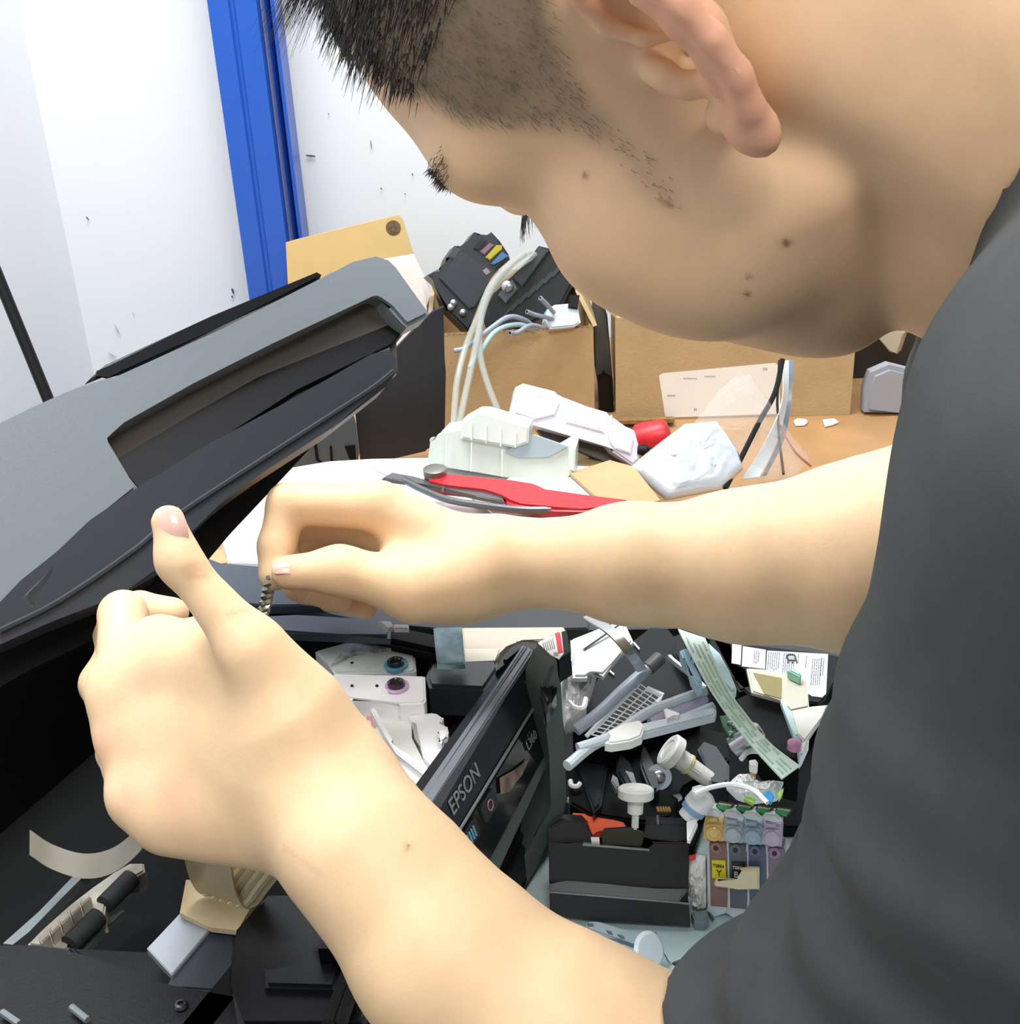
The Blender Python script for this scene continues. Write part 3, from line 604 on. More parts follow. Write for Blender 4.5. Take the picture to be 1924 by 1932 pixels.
ribbon_px('ribbon_cable', [(1476, 680, 1.24), (1474, 760, 1.23), (1440, 840, 1.21), (1398, 905, 1.18)], [(1488, 680, 1.24), (1484, 760, 1.24), (1462, 840, 1.22), (1432, 900, 1.19)], .001, mat('ribbon_white', (214, 222, 224), .3), 'wide white ribbon cable fanning down, leftmost of the upright ribbons', 'ribbon cable')
ribbon_px('ribbon_cable', [(1486, 678, 1.25), (1484, 760, 1.25), (1468, 830, 1.23), (1438, 898, 1.21)], [(1498, 680, 1.25), (1492, 760, 1.25), (1478, 830, 1.24), (1446, 896, 1.21)], .001, mat('ribbon_slate', (120, 140, 156), .3), 'narrow slate blue ribbon cable right of the wide white ribbon', 'ribbon cable')
b = MB(); b.tube(catmull([P(1470, 800, 1.23), P(1498, 850, 1.21), P(1530, 880, 1.20)], 5), .0012, 6)
thing('red_seam', 'thin dull red zip edge of a bag running down right of the ribbons', 'bag edge', b, mat('dull_red', (150, 78, 70), .4))
# ---- black side cover with grey bracket standing left of the open carton
sc_ = empty('printer_cover', on(750, 862, .753), 'tall black printer side cover standing beyond the lifted lid', 'printer cover')
bp = stand(760, 872, .05)
part('cover_plate', '816,589 836,580 839,680 841,700 839,814 828,819 827,843 806,845 803,852 684,880 679,866 669,772 720,720 752,694 738,667 775,628', bp, .006, mat('cover_matte', (27, 29, 34), .5, bump=.1), sc_, .001)
b = MB(); b.lathe(hit(818, 831, bp[0]+bp[1]*.0006, bp[1]), bp[1], [(0, .0042), (.0006, .0042)], 16); b.build('eyelet', WHT, sc_)
gb = part('bracket', '500,890 560,850 618,812 666,778 672,800 678,856 676,868 668,882 640,894 600,904 534,908', (bp[0]+bp[1]*.01, nrm([.2, -1, 0])), .006, mat('bracket_grey', (74, 82, 88), .4), sc_, .001)
for s in ('592,835 597,833 602,868 608,872 603,873 596,868', '622,842 626,841 629,880 624,876', '505,905 540,905 545,912', '650,842 670,840 672,870 662,872'):
    part('bracket_slot', s, (bp[0]+bp[1]*.0115, nrm([.2, -1, 0])), .001, DEEP, gb)
# ================================================================ parts inside and right of the printer
O2 = (580, 1140, 3.563); O1 = (1020, 1140, 3.317); O4 = (980, 1420, 3.317); O6 = (1250, 1400, 4.83); O7 = (1040, 1160, 6.413)
def hthing(name, s, o, z, th, m, label, cat, bev=.0008, group=None):
    b = MB(); b.prism(zp(s, *o), HZ(z), th, bev); return thing(name, label, cat, b, m, group)
hthing('dark_filler_plate', '1056,1250 1300,1200 1560,1290 1640,1330 1620,1560 1480,1560 1455,1534 1330,1530 1310,1600 1056,1600', (0, 0, 1), .762, .008, DEEP, 'wide black plate added underneath the parts heap to darken its gaps', 'printer base', .001)  # dark plate added so the gaps in the heap read black
# ink dampers
def damper(name, label, body, mb_, knob, kc, z):
    e = empty(name, on(*knob, z-.01), label, 'ink damper', 'ink dampers inside the printer')
    part('damper_body', body, HZ(z), .012, mb_, e, .0012, o=O2)
    b = MB(); c = on(*knob, z); b.lathe(c-np.array([0, 0, .001]), (0, 0, 1), [(0, .0072), (.0022, .0072), (.0028, .0060), (.0026, .0052)], 20); r = b.build('seal_ring', mat('ring_%d' % kc[0], kc, .3, alpha=.9), e)
    b = MB(); b.lathe(c+np.array([0, 0, .0005]), (0, 0, 1), [(0, .0050), (.0030, .0050), (.0036, .0040), (.0030, .0032), (.0012, .0026)], 20); b.build('dark_port', mat('port_%d' % kc[0], tuple(int(x*.25) for x in kc), .12), r)
    return e
FRO = mat('frosted_plastic', (206, 214, 214), .35, noise=.12, nscale=50)
d1 = damper('ink_damper', 'frosted ink damper with a blue round port, upper of two in the printer', '50,310 280,262 285,250 440,228 530,225 610,270 720,300 730,440 700,452 180,460 140,400', FRO, (747, 1256), (96, 158, 186), .886)
d2 = damper('ink_damper', 'white ink damper with a purple round port, lower of two in the printer', '180,462 790,478 795,640 780,660 620,668 600,650 300,635 60,560', mat('damper_white', (240, 240, 244), .3), (748, 1297), (206, 168, 212), .890)
for e, us in ((d1, ((664, 1251),)), (d2, ((664, 1294), (711, 1294)))):
    b = MB()
    for u, v in us: b.lathe(on(u, v, .8905), (0, 0, 1), [(0, .0010), (.0004, .0009)], 8)
    b.build('pin_hole', DEEP, e)
part('clip_frame', '490,505 545,505 545,595 490,590', HZ(.8915), .002, WHT, d2, .0005, o=O2)
part('torn_film', '280,265 540,228 600,290 300,330 160,400', HZ(.888), .002, mat('film_frost', (190, 198, 196), .25, rgb2=(120, 128, 130), nscale=120), d1, o=O2)
fr = hthing('white_cap_frame', '345,715 480,645 590,640 630,680 680,690 700,830 690,900 820,1110 740,1230 620,1100 540,980 400,850', O2, .878, .014, mat('frame_white', (224, 226, 222), .35), 'white plastic capping frame with pink ink stains inside the printer', 'printer part', .001)
for s in ('395,720 430,715 460,820 420,860 400,850 430,830 425,780 395,770', '505,990 545,1000 580,1080 560,1070'):
    part('ink_stain', s, HZ(.8785), .0006, mat('pink_ink', (214, 150, 150), .4), fr, o=O2)
part('round_window', '415,880 470,890 530,950 520,975 470,930', HZ(.8786), .0008, mat('olive_grey', (150, 146, 124), .5), fr, o=O2)  # flat olive grey patch on the frame
part('frame_wall', '420,700 450,690 570,900 560,940 620,985 650,985 820,1105 795,1150 600,1000 530,900', HZ(.884), .006, WHT, fr, .0008, o=O2)
fr2 = hthing('white_lever', '680,745 840,725 860,745 915,755 900,790 870,795 880,810 940,815 950,860 920,900 935,930 900,960 870,1010 880,1060 840,1080 780,1020 740,880', O2, .882, .012, WHT, 'white plastic lever with hooked arm beside the capping frame', 'printer part', .001)
part('lever_slot', '700,790 730,800 760,960 720,900', HZ(.8825), .0006, mat('slot_grey', (168, 172, 168), .5), fr2, o=O2)
part('lever_hook', '870,850 910,830 945,850 940,890 915,890 900,930 880,920 900,880', HZ(.889), .004, WHT, fr2, .0008, o=O2)
hthing('beige_strip_part', '870,1030 1010,860 1030,880 900,1060 760,1240 730,1240', O2, .880, .006, mat('beige_part', (204, 198, 184), .4), 'narrow beige plastic strip along the inner edge of the control panel', 'printer part')
# teal foil pouch, beige carton and labelled pack behind the panel
tp = hthing('foil_pouch', '845,155 1040,150 1058,395 960,400 870,395', O2, .905, .004, mat('teal_foil', (128, 156, 160), .2, .35, rgb2=(70, 96, 106), nscale=45), 'teal grey foil pouch at the far side of the printer', 'pouch')
bs = hthing('long_carton', '1040,155 1720,150 1740,180 1740,230 1560,240 1440,235 1330,280 1290,330 1260,375 1058,385', O2, .885, .03, mat('beige_carton', (196, 184, 168), .7), 'long beige carton lying behind the end of the control panel', 'box')
part('carton_end', '1058,300 1290,300 1260,378 1060,386', HZ(.8856), .0005, mat('cream_end', (216, 210, 194), .7), bs, o=O2)
# mixed flat dark parts further back
hthing('slate_cover', '360,1040 415,1064 490,1068 560,1090 640,1140 500,1142 380,1130', (0, 0, 1), .905, .006, mat('tray_slate', (58, 66, 76), .38), 'slate black plastic cover under the far hand', 'printer cover')
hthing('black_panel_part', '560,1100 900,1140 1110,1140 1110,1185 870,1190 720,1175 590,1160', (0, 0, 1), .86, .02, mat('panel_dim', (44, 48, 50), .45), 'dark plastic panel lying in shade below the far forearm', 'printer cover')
for s, lb in (('475,110 560,112 575,150 540,165', 'thin crushed clear film scrap left of the folded scrap, under the far wrist'), ('570,130 680,135 680,160 580,160', 'folded clear film scrap right of the crushed scrap, under the far wrist')):
    hthing('film_scrap', s, O2, .909, .003, mat('scrap_clear', (190, 196, 198), .2), lb, 'film scrap', .0006)
pk = hthing('labelled_pack', '1545,255 1690,190 1705,180 1740,170 1770,320 1720,350 1690,372 1590,320', O2, .903, .016, BLK, 'small black pack with a white and red printed label', 'pack')
part('pack_label', '1548,257 1665,200 1705,180 1722,330 1690,368 1585,315', HZ(.9036), .0006, PAPER, pk, o=O2)
part('red_band', '1664,200 1698,186 1718,320 1685,330', HZ(.9039), .0004, mat('label_red', (204, 44, 52), .5), pk, o=O2)
b = MB()
for k in range(6): b.prism(zp('%d,%d %d,%d %d,%d %d,%d' % (1580+13*k, 262-6*k, 1584+13*k, 260-6*k, 1600+13*k, 312-3*k, 1596+13*k, 314-3*k), *O2), HZ(.9039), .0003)
for k in range(4): b.prism(zp('%d,%d %d,%d %d,%d %d,%d' % (1654+8*k, 322, 1658+8*k, 322, 1662+8*k, 346, 1658+8*k, 346), *O2), HZ(.9039), .0003)
b.build('printed_lines', mat('print_dark', (96, 92, 96), .6), pk, flat=True)
# white covers and crumpled white sheets
wc = hthing('white_cover', '185,215 400,150 470,110 530,115 580,225 500,300 440,370 390,440 330,410 290,415 290,450 200,450', O1, .868, .004, mat('cover_white', (206, 210, 210), .4), 'white plastic printer cover with a notched corner', 'printer cover', .0015)
b = MB(); b.tube([on(1100, 1225, .869), on(1165, 1180, .872)], .001, 6); b.build('steel_pin', STEEL, wc)
crumple('crushed_sheet', zp('125,480 250,450 350,455 320,560 270,660 290,700 220,770 150,800 135,700', *O1), (on(1085, 1330, .835), nrm([0, -.5, 1])), .03, mat('sheet_white', (212, 212, 212), .6), 8, .007, 'crushed white paper sheet beside the printer side frame', 'paper')
b = MB(); b.tube(catmull([on(u, v, .862) for u, v in ((1074, 1324), (1085, 1335), (1100, 1335), (1105, 1318))], 5), .0016, 6)
thing('white_hook', 'small white bent plastic hook on the crushed sheet', 'hook', b, WHT)
# dark housings that fill the pile
def dark(s, o, z, th, label, m=BLK, name='black_housing_part', bev=.0015): return hthing(name, s, o, z, th, m, label, 'printer part', bev)
dark('350,470 480,310 680,140 800,150 830,200 870,330 960,400 1000,560 640,700 420,830 200,800', O1, .822, .05, 'large black housing shell with white notches under the grey tubes', BLKG)
for s in ('585,235 620,275 615,282 580,243', '418,398 462,435 458,442 413,406'):
    o_ = hthing('white_pin', s, O1, .8235, .001, WHT, ('upper' if s[0] == '5' else 'lower')+' short white pin on the large black shell', 'pin', 0)
dark('830,190 880,180 960,420 1010,500 1000,560 930,450 830,300', O1, .83, .03, 'glossy black curved lever left of the green ribbon', BLKG)
b = MB(); b.tube(catmull([on(u, v, .838) for u, v in ((1262, 1240), (1275, 1252), (1305, 1275), (1330, 1300))], 5), .0022, 6)
thing('chrome_arc', 'thin bright curved strip on the glossy black lever', 'strip', b, STEEL)
dark('1060,200 1200,250 1200,380 1290,400 1320,520 1240,540 1180,400', O1, .80, .03, 'black plastic panel between green ribbon and printed label')
dark('1210,590 1330,540 1490,590 1590,820 1620,980 1540,960 1400,850 1260,660', O1, .835, .03, 'black square housing right of the green ribbon', DEEP)
dark('230,980 330,900 560,840 980,760 1160,800 1180,960 1040,1060 870,1130 820,1330 640,1360 300,1310 180,1240 160,1040', O1, .795, .04, 'black ribbed cartridge holder in the middle of the parts heap', DEEP)
for k, (s, z) in enumerate((('350,920 420,1000 380,1250 330,1300 230,1000', .800), ('480,880 560,1000 620,1150 560,1180 470,1040', .802), ('640,860 720,1010 740,1150 690,1180 620,1000', .804))):
    dark(s, O1, z, .02, 'black curved fin, %s of three on the ribbed holder' % ('leftmost', 'middle', 'rightmost')[k], mat('fin_black', (30, 33, 38), .25))
dark('980,900 1020,850 1100,880 1180,1000 1180,1100 1150,1130 1060,1120 1030,1000', O1, .81, .03, 'smoky black plastic housing beside the tilted white knob', mat('smoky_black', (44, 47, 52), .2))
dark('-10,560 140,780 220,800 330,850 330,900 200,1010 150,1040 60,1200', O1, .775, .02, 'low black part just right of the printer side frame')
# grey tube with dark tip
b = MB(); b.tube(catmull([on(1086, 1378, .86), on(1130, 1345, .865), (on(1180, 1298, .872)), on(1228, 1256, .878)], 6), .0036, 12); t1 = b.build('grey_tube', GREYT)
tag(t1, 'grey rubber tube with a dark tip lying over the black shell', 'tube')
b = MB(); a, z_ = on(1222, 1262, .8775), on(1246, 1240, .880); b.lathe(a, z_-a, [(0, .0042), (.011, .0044), (.0115, .002)], 12); b.build('tube_tip', mat('tip_dark', (70, 72, 72), .5), t1)
# bent steel strip
L = catmull([on(1100, 1165, .90), on(1150, 1200, .905), on(1182, 1240, .895), on(1202, 1268, .88)], 6)
b = MB(); b.ribbon(L, [p+np.array([.006, .003, .0]) for p in L], .001); thing('steel_strip', 'bent shiny steel strip arching over the white cover', 'strip', b, STEEL)
# comb grid
gr = empty('vent_grid', on(1170, 1340, .85), 'white lattice grid strip lying under the grey tube', 'grid')
gp = plane3(on(1116, 1388, .850), on(1213, 1290, .868), on(1244, 1318, .860))
def gpt(a, b_): A, B_, C_, D_ = [np.array(x, float) for x in ((1116, 1386), (1208, 1291), (1244, 1316), (1165, 1395))]; q = (A*(1-a)+B_*a)*(1-b_)+(D_*(1-a)+C_*a)*b_; return hit(q[0], q[1], *gp)
b = MB()
for k in range(4): b.tube([gpt(0, k/3), gpt(1, k/3)], .0005, 4)
for k in range(15): b.tube([gpt(k/14, 0), gpt(k/14, 1)], .0005, 4)
b.build('lattice', WHT, gr)
b = MB(); b.tube([gpt(1, .35), gpt(1.06, 1), gpt(.9, 1.1)], .0018, 6); b.build('grid_end', WHT, gr)
b = MB(); b.tube([gpt(-.05, -.12), gpt(.9, -.12)], .0014, 6); b.build('grid_rail', WHT, gr)
# tube bundle with white connector
tbn = empty('tube_bundle', on(1220, 1370, .84), 'three pale grey ink tubes joined by a white connector, crossing the black shell', 'ink tubes')
PT = mat('pale_tube', (188, 200, 208), .3); PT2 = mat('violet_tube', (176, 170, 196), .3)
for pts, m_, z in ((((1330, 1303), (1270, 1325), (1220, 1345), (1150, 1390), (1090, 1412)), PT, .880), (((1330, 1318), (1280, 1340), (1225, 1362)), PT2, .876), (((1345, 1334), (1280, 1360), (1215, 1382), (1130, 1400), (1070, 1445)), PT, .878)):
    b = MB(); b.tube(catmull([on(u, v, z) for u, v in pts], 5), .0030, 10); b.build('ink_tube', m_, tbn)
b = MB(); b.prism(zp('420,790 520,740 620,720 650,760 630,820 560,850 440,868 400,860 450,830', *O1), HZ(.886), .006, .001); b.build('connector', mat('conn_white', (228, 230, 226), .4), tbn)
b = MB(); b.prism(zp('600,740 660,750 1080,640 1100,660 1090,690 650,800 630,800', *O1), HZ(.884), .005, .001); b.build('connector_arm', PT, tbn)
b = MB(); b.prism(zp('770,655 790,650 870,680 860,700 830,690 790,720', *O1), HZ(.886), .003, .0004); b.build('connector_clip', WHT, tbn)
# pale green ribbon cable with printed marks and blue plug
GRN = mat('pale_green_ribbon', (210, 232, 222), .35, noise=.03)
Lp = catmull([on(u, v, z) for u, v, z in ((1279, 1188, .905), (1308, 1245, .905), (1338, 1300, .900), (1372, 1350, .89), (1420, 1410, .885), (1475, 1470, .88))], 6)
Rp = catmull([on(u, v, z) for u, v, z in ((1330, 1205, .905), (1350, 1250, .905), (1374, 1300, .900), (1405, 1345, .89), (1450, 1400, .885), (1508, 1446, .88))], 6)
b = MB(); b.ribbon(Lp, Rp, .0012); rc = thing('ribbon_cable', 'pale green flat cable with rows of tiny print across the parts heap', 'ribbon cable', b, GRN)
b = MB(); rng = random.Random(2)
for i in range(2, len(Lp)-1):
    for k in range(4):
        if rng.random() < .3: continue
        f = .15+.22*k+.02*rng.random(); p = Lp[i]*(1-f)+Rp[i]*f; d_ = nrm(Lp[min(i+1, len(Lp)-1)]-Lp[i-1]); s_ = nrm(Rp[i]-Lp[i]); n_ = nrm(np.cross(s_, d_)); n_ = n_ if n_[2] > 0 else -n_
        c = p+n_*.0010; w_ = .0022; b.slab([c-d_*w_-s_*.0005, c+d_*w_-s_*.0005, c+d_*w_+s_*.0005, c-d_*w_+s_*.0005], [q-n_*.0003 for q in (c-d_*w_-s_*.0005, c+d_*w_-s_*.0005, c+d_*w_+s_*.0005, c-d_*w_+s_*.0005)])
b.build('printed_marks', mat('teal_print', (160, 194, 180), .5), rc, flat=True)
part('blue_plug', '870,285 930,262 960,310 920,350 960,370 1000,440 1010,480 985,500 940,440 915,345 890,330', HZ(.9), .008, mat('plug_blue', (158, 190, 212), .4), rc, .001, o=O1)
part('plug_frame', '1050,235 1120,300 1180,420 1225,520 1200,560 1150,480 1080,340', HZ(.896), .006, mat('plug_aqua', (176, 208, 220), .35), rc, .001, o=O1)
# green circuit board, metal can, leads
gb_ = hthing('circuit_board', '1120,700 1180,690 1260,770 1250,840 1180,820 1140,760', O1, .868, .002, mat('pcb_green', (22, 120, 62), .4), 'small green circuit board corner under the pale ribbon', 'circuit board', 0)
b = MB()
for u, v in ((1376, 1366), (1385, 1372), (1378, 1385), (1392, 1380)): b.lathe(on(u, v, .868), (0, 0, 1), [(0, .0014), (.0014, .0011), (.0018, .0004)], 8)
b.build('solder_blob', STEEL, gb_)
b = MB(); a, z_ = on(1378, 1412, .86), on(1410, 1392, .866); b.lathe(a, z_-a, [(0, .0015), (.001, .0058), (.018, .0060), (.02, .004)], 14); thing('metal_can', 'small shiny metal can lying under the pale ribbon', 'capacitor', b, STEEL)
b = MB(); b.tube(catmull([on(u, v, .862) for u, v in ((1398, 1432), (1412, 1418), (1435, 1418), (1450, 1424))], 5), .0016, 6); thing('white_lead', 'short white bent lead below the metal can', 'wire', b, WHT)
hthing('white_connector', '1305,970 1345,965 1360,985 1355,1005 1310,995', O1, .872, .006, WHT, 'tiny white connector block below the metal can', 'connector')
hthing('orange_component', '1290,1060 1345,1040 1345,1105 1300,1090', O1, .862, .006, mat('peach_card', (216, 158, 122), .6), 'small peach coloured card bit beside the white tissue', 'card bit')
hthing('black_panel_part', '1100,1095 1700,1110 1700,1330 1560,1240 1380,1225 1290,1185 1110,1190', (0, 0, 1), .79, .03, mat('panel_dim', (44, 48, 50), .45), 'dark filler panel added to darken the strip under the wide part of the far forearm', 'printer cover')  # dark slab added so the strip below the forearm reads dark
# printed rating plate on a dark printer base
rp = empty('rating_plate_base', on(1470, 1260, .80), 'dark plastic base carrying the white printed rating label', 'printer base')
part('base_plate', '1060,195 1230,250 1800,310 1900,330 1880,400 1780,590 1740,620 1300,560 1060,330', HZ(.80), .02, BLK, rp, .001, o=O1)
lbm = mat('rating_paper', (222, 224, 230), .45)
for s in ('1198,248 1256,256 1250,378 1194,368', '1264,262 1408,285 1404,405 1258,388'):
    part('rating_label', s, HZ(.8006), .0005, lbm, rp, o=O1)
rl = part('rating_label', '1416,290 1798,312 1785,560 1760,582 1700,575 1410,410', HZ(.8006), .0005, lbm, rp, o=O1)
b = MB(); rg = random.Random(7)
for (x, y0, y1, n_) in ((1336, 292, 360, 3), (1425, 300, 400, 6), (1520, 305, 420, 6), (1610, 310, 350, 1), (1660, 320, 400, 1), (1700, 340, 500, 5), (1755, 335, 440, 2)):
    for k in range(n_):
        y = y0
        while y < y1:
            h_ = rg.uniform(6, 20); xx = x+k*13-(y-y0)*.08
            b.prism(zp('%f,%f %f,%f %f,%f %f,%f' % (xx, y, xx+5, y, xx+5, y+h_, xx, y+h_), *O1), HZ(.8010), .0003); y += h_+rg.uniform(3, 7)
b.build('fine_print', mat('plate_print', (104, 106, 112), .6), rl, flat=True)
text('approval_mark', 'CE', on(1492, 1242, .8013), (-.1, -1, 0), (1, -.1, 0), .010, mat('plate_ink', (60, 62, 66), .6), rl)
# olive folded cover and white pieces at its right
oc = hthing('folded_cover', '1288,395 1420,405 1560,440 1660,470 1672,560 1680,640 1560,665 1520,600 1320,545', O1, .845, .003, mat('cover_warm', (190, 186, 172), .5), 'pale folded plastic cover with an olive patch', 'printer cover', .001)
part('olive_patch', '1330,428 1508,462 1505,590 1400,560', HZ(.8456), .0006, mat('olive', (132, 122, 70), .5), oc, o=O1)
hthing('mint_clip', '1545,410 1590,396 1632,430 1620,448', O1, .852, .006, mat('mint', (150, 200, 176), .4), 'small mint green clip on the rating label', 'clip')
hthing('white_wedge', '1560,665 1700,640 1800,625 1760,700 1650,860 1600,800', O1, .85, .004, mat('wedge_white', (206, 204, 196), .5), 'pale wedge shaped cover touching the shirt sleeve', 'printer cover')
hthing('aqua_strip', '1500,595 1530,600 1620,810 1590,830 1560,760', O1, .86, .004, mat('aqua', (196, 224, 222), .3), 'narrow aqua white strip along the black square housing', 'strip')
hthing('ridged_white_part', '1610,870 1680,840 1640,930 1620,960', O1, .86, .008, WHT, 'small white ridged part at the sleeve edge', 'plastic part')
b = MB(); b.lathe(on(1498, 1412, .862), (0, 0, 1), [(0, .004), (.004, .004), (.005, .002)], 12); thing('pink_stub', 'tiny pink plug at the edge of the black square housing', 'plug', b, mat('pink', (204, 140, 184), .4))
# screw knobs
def knob(name, label, base, axis, s=1.0):
    e = empty(name, base, label, 'knob', 'white plastic screw knobs'); ax = nrm(axis)
    b = MB(); n = 36; prof = [(0, .0150), (.0012, .0165), (.0085, .0165), (.0100, .0148), (.0098, .0100), (.0088, .0095)]
    b.lathe(base, ax, [(h*s, r*s) for h, r in prof], 36); b.build('knob_head', mat('knob_white', (238, 238, 230), .4), e)
    b = MB(); b.lathe(base-ax*.0005, -ax, [(0, .0075*s), (.013*s, .0072*s), (.0135*s, .006*s)], 20); b.build('shaft', mat('knob_white', (238, 238, 230), .4), e)
    b = MB(); h = np.array([0, 0, 1.0]) if abs(ax[2]) < .8 else np.array([1.0, 0, 0]); e1 = nrm(np.cross(ax, h)); e2 = np.cross(ax, e1)
    b.box(base-ax*.0205*s, .0105*s, .006*s, .016*s, np.array([e1, e2, ax]).T, .001); b.build('key_tip', mat('knob_frost', (214, 218, 214), .3), e)
    return e
kb = P(1199, 1506, .735)
knob('screw_knob', 'upright white screw knob above the black tray, head on top', kb, RT*.02+(-DN)*1.0+FW*-.08, .63)
k2 = knob('screw_knob', 'tilted white screw knob with a yellowed neck, head to the upper left', P(1275, 1425, .76), -RT*.85-DN*.62-FW*.14, .66)
b = MB(); ax = nrm(RT*.82+DN*.60+FW*.1); s0 = P(1272, 1424, .763)
b.lathe(s0+ax*.004, ax, [(0, .0062), (.007, .0062), (.0072, .0054), (.020, .0052), (.026, .0052)], 18); b.build('long_shaft', mat('knob_long', (228, 228, 222), .35), k2)
b = MB(); b.lathe(s0+ax*.0095, ax, [(0, .0066), (.0014, .0066)], 18); b.build('yellowed_ring', mat('yellowed', (226, 216, 130), .4), k2)
# corner clip and foot, grey washer disc, small metal bits
b = MB(); c = on(1243, 1466, .800)
b.lathe(c, nrm(CAM-c), [(0, .0040), (.0015, .0040), (.0015, .0078), (0, .0078)], 24, cap=False); wd_ = thing('washer_ring', 'translucent grey plastic washer between the two white knobs', 'washer', b, mat('washer_grey', (160, 168, 184), .3))
b = MB(); b.lathe(c, nrm(CAM-c), [(0, .0038), (.0022, .0038), (.003, .0026)], 16); b.build('rivet', STEEL, wd_)
for s, lb in (('450,1060 480,1080 495,1140 470,1150 440,1100', 'small grey blade clip, left of two on the ribbed holder'), ('530,1035 580,1050 608,1150 585,1150 560,1100', 'pale green grey blade clip, right of two on the ribbed holder')):
    hthing('blade_clip', s, O1, .812, .004, mat('blade_grey', (130, 142, 146), .3), lb, 'clip')
b = MB(); b.tube(catmull([on(u, v, .80) for u, v in ((1076, 1473), (1078, 1482), (1088, 1484), (1094, 1478))], 4), .0016, 6); thing('wire_hook', 'tiny white wire hook low beside the side frame', 'hook', b, WHT)
b = MB(); b.tube(catmull([on(u, v, .79) for u, v in ((1074, 1508), (1090, 1515), (1106, 1505))], 5), .0028, 8); thing('curved_clip', 'curved pale blue white strip below the wire hook', 'strip', b, mat('clip_blue', (196, 208, 216), .35))
b = MB()
for k in range(5): b.tube([on(1240+k*5.2, 1523, .804), on(1243+k*5.2, 1532, .804)], .0008, 5)
thing('contact_springs', 'row of tiny brass contact springs right of the upright knob', 'contacts', b, mat('brass', (196, 160, 96), .3, .8))
hthing('metal_flake', '825,1195 870,1185 885,1205 860,1220', O1, .806, .002, STEEL, 'small shiny metal flake above the brass contacts', 'metal bit', 0)
# orange part and black tray
hthing('orange_part', '200,1300 340,1310 520,1360 540,1400 420,1400 340,1420 330,1460 310,1450 300,1400 190,1350', O1, .793, .006, mat('orange_plastic', (226, 88, 50), .4), 'orange plastic bracket behind the black tray', 'plastic part')
hthing('white_tab', '312,1450 365,1452 368,1475 318,1475', O1, .797, .004, WHT, 'small white tab at the foot of the orange bracket', 'plastic bit')
tr = empty('black_tray', on(1180, 1700, .753), 'long matte black plastic tray on the pale mat at front right', 'tray')
TB = mat('tray_black', (28, 31, 35), .42); tp_ = plane3(on(1040, 1740, .755), on(1300, 1748, .755), P(1170, 1600, .735))
part('tray_front', '185,870 980,935 1060,945 1070,1090 500,1050 190,1010', (tp_[0]+tp_[1]*.004, tp_[1]), .006, TB, tr, .001, o=O4)
part('tray_wall', '180,560 390,575 400,560 500,580 815,610 830,560 1060,560 1060,700 1055,950 990,940 185,870', tp_, .006, TB, tr, .001, o=O4)
part('tray_lip', '187,812 300,810 325,798 840,850 1050,850 1052,862 990,940 187,872', (hit(1160, 1690, *tp_)+tp_[1]*.005, nrm(tp_[1]+np.array([0, 0, .8]))), .004, mat('tray_lip', (58, 64, 70), .35), tr, .001, o=O4)
part('tray_block', '270,425 380,430 420,460 450,520 510,575 180,580 180,470', (tp_[0]-tp_[1]*.004, tp_[1]), .02, TB, tr, .001, o=O4)
part('tray_block', '790,440 1040,450 1045,545 990,560 830,545 780,530', (tp_[0]+tp_[1]*.001, tp_[1]), .02, mat('tray_block', (36, 40, 44), .4), tr, .001, o=O4)
part('smoked_window', '510,500 530,480 700,470 790,500 760,590 520,575', (tp_[0]-tp_[1]*.003, tp_[1]), .004, mat('smoked', (52, 56, 50), .12), tr, .0005, o=O4)
b = MB(); b.tube([hit(u, v, tp_[0]+tp_[1]*.001, tp_[1]) for u, v in ((1099, 1594), (1225, 1604))], .0007, 6); b.build('tray_edge', mat('edge_light', (126, 132, 136), .3), tr)
b = MB(); b.tube([hit(u, v, tp_[0]+tp_[1]*.005, tp_[1]) for u, v in ((1036, 1683), (1278, 1703), (1302, 1706))], .0006, 6); b.build('tray_edge', mat('edge_light', (126, 132, 136), .3), tr)
b = MB(); b.tube([hit(1241, 1555, tp_[0]+tp_[1]*.002, tp_[1]), hit(1240, 1538, tp_[0]+tp_[1]*.002, tp_[1])], .0008, 6); b.build('tray_pin', STEEL, tr)
# ---- cartridge row (standing) with chips and labels
rk_ = plane3(on(1340, 1720, .757), on(1440, 1735, .757), P(1390, 1540, .72))
cols = [((236, 198, 120), (150, 108, 100), 'yellow'), ((196, 206, 214), (98, 104, 116), 'black'), ((178, 196, 216), (90, 104, 130), 'blue'), ((210, 196, 220), (148, 124, 150), 'violet')]
pn = rk_[1]; CPT = hit(1390, 1528, *rk_); kx = nrm(hit(1440, 1640, *rk_)-hit(1340, 1630, *rk_)); ky = np.cross(pn, kx)
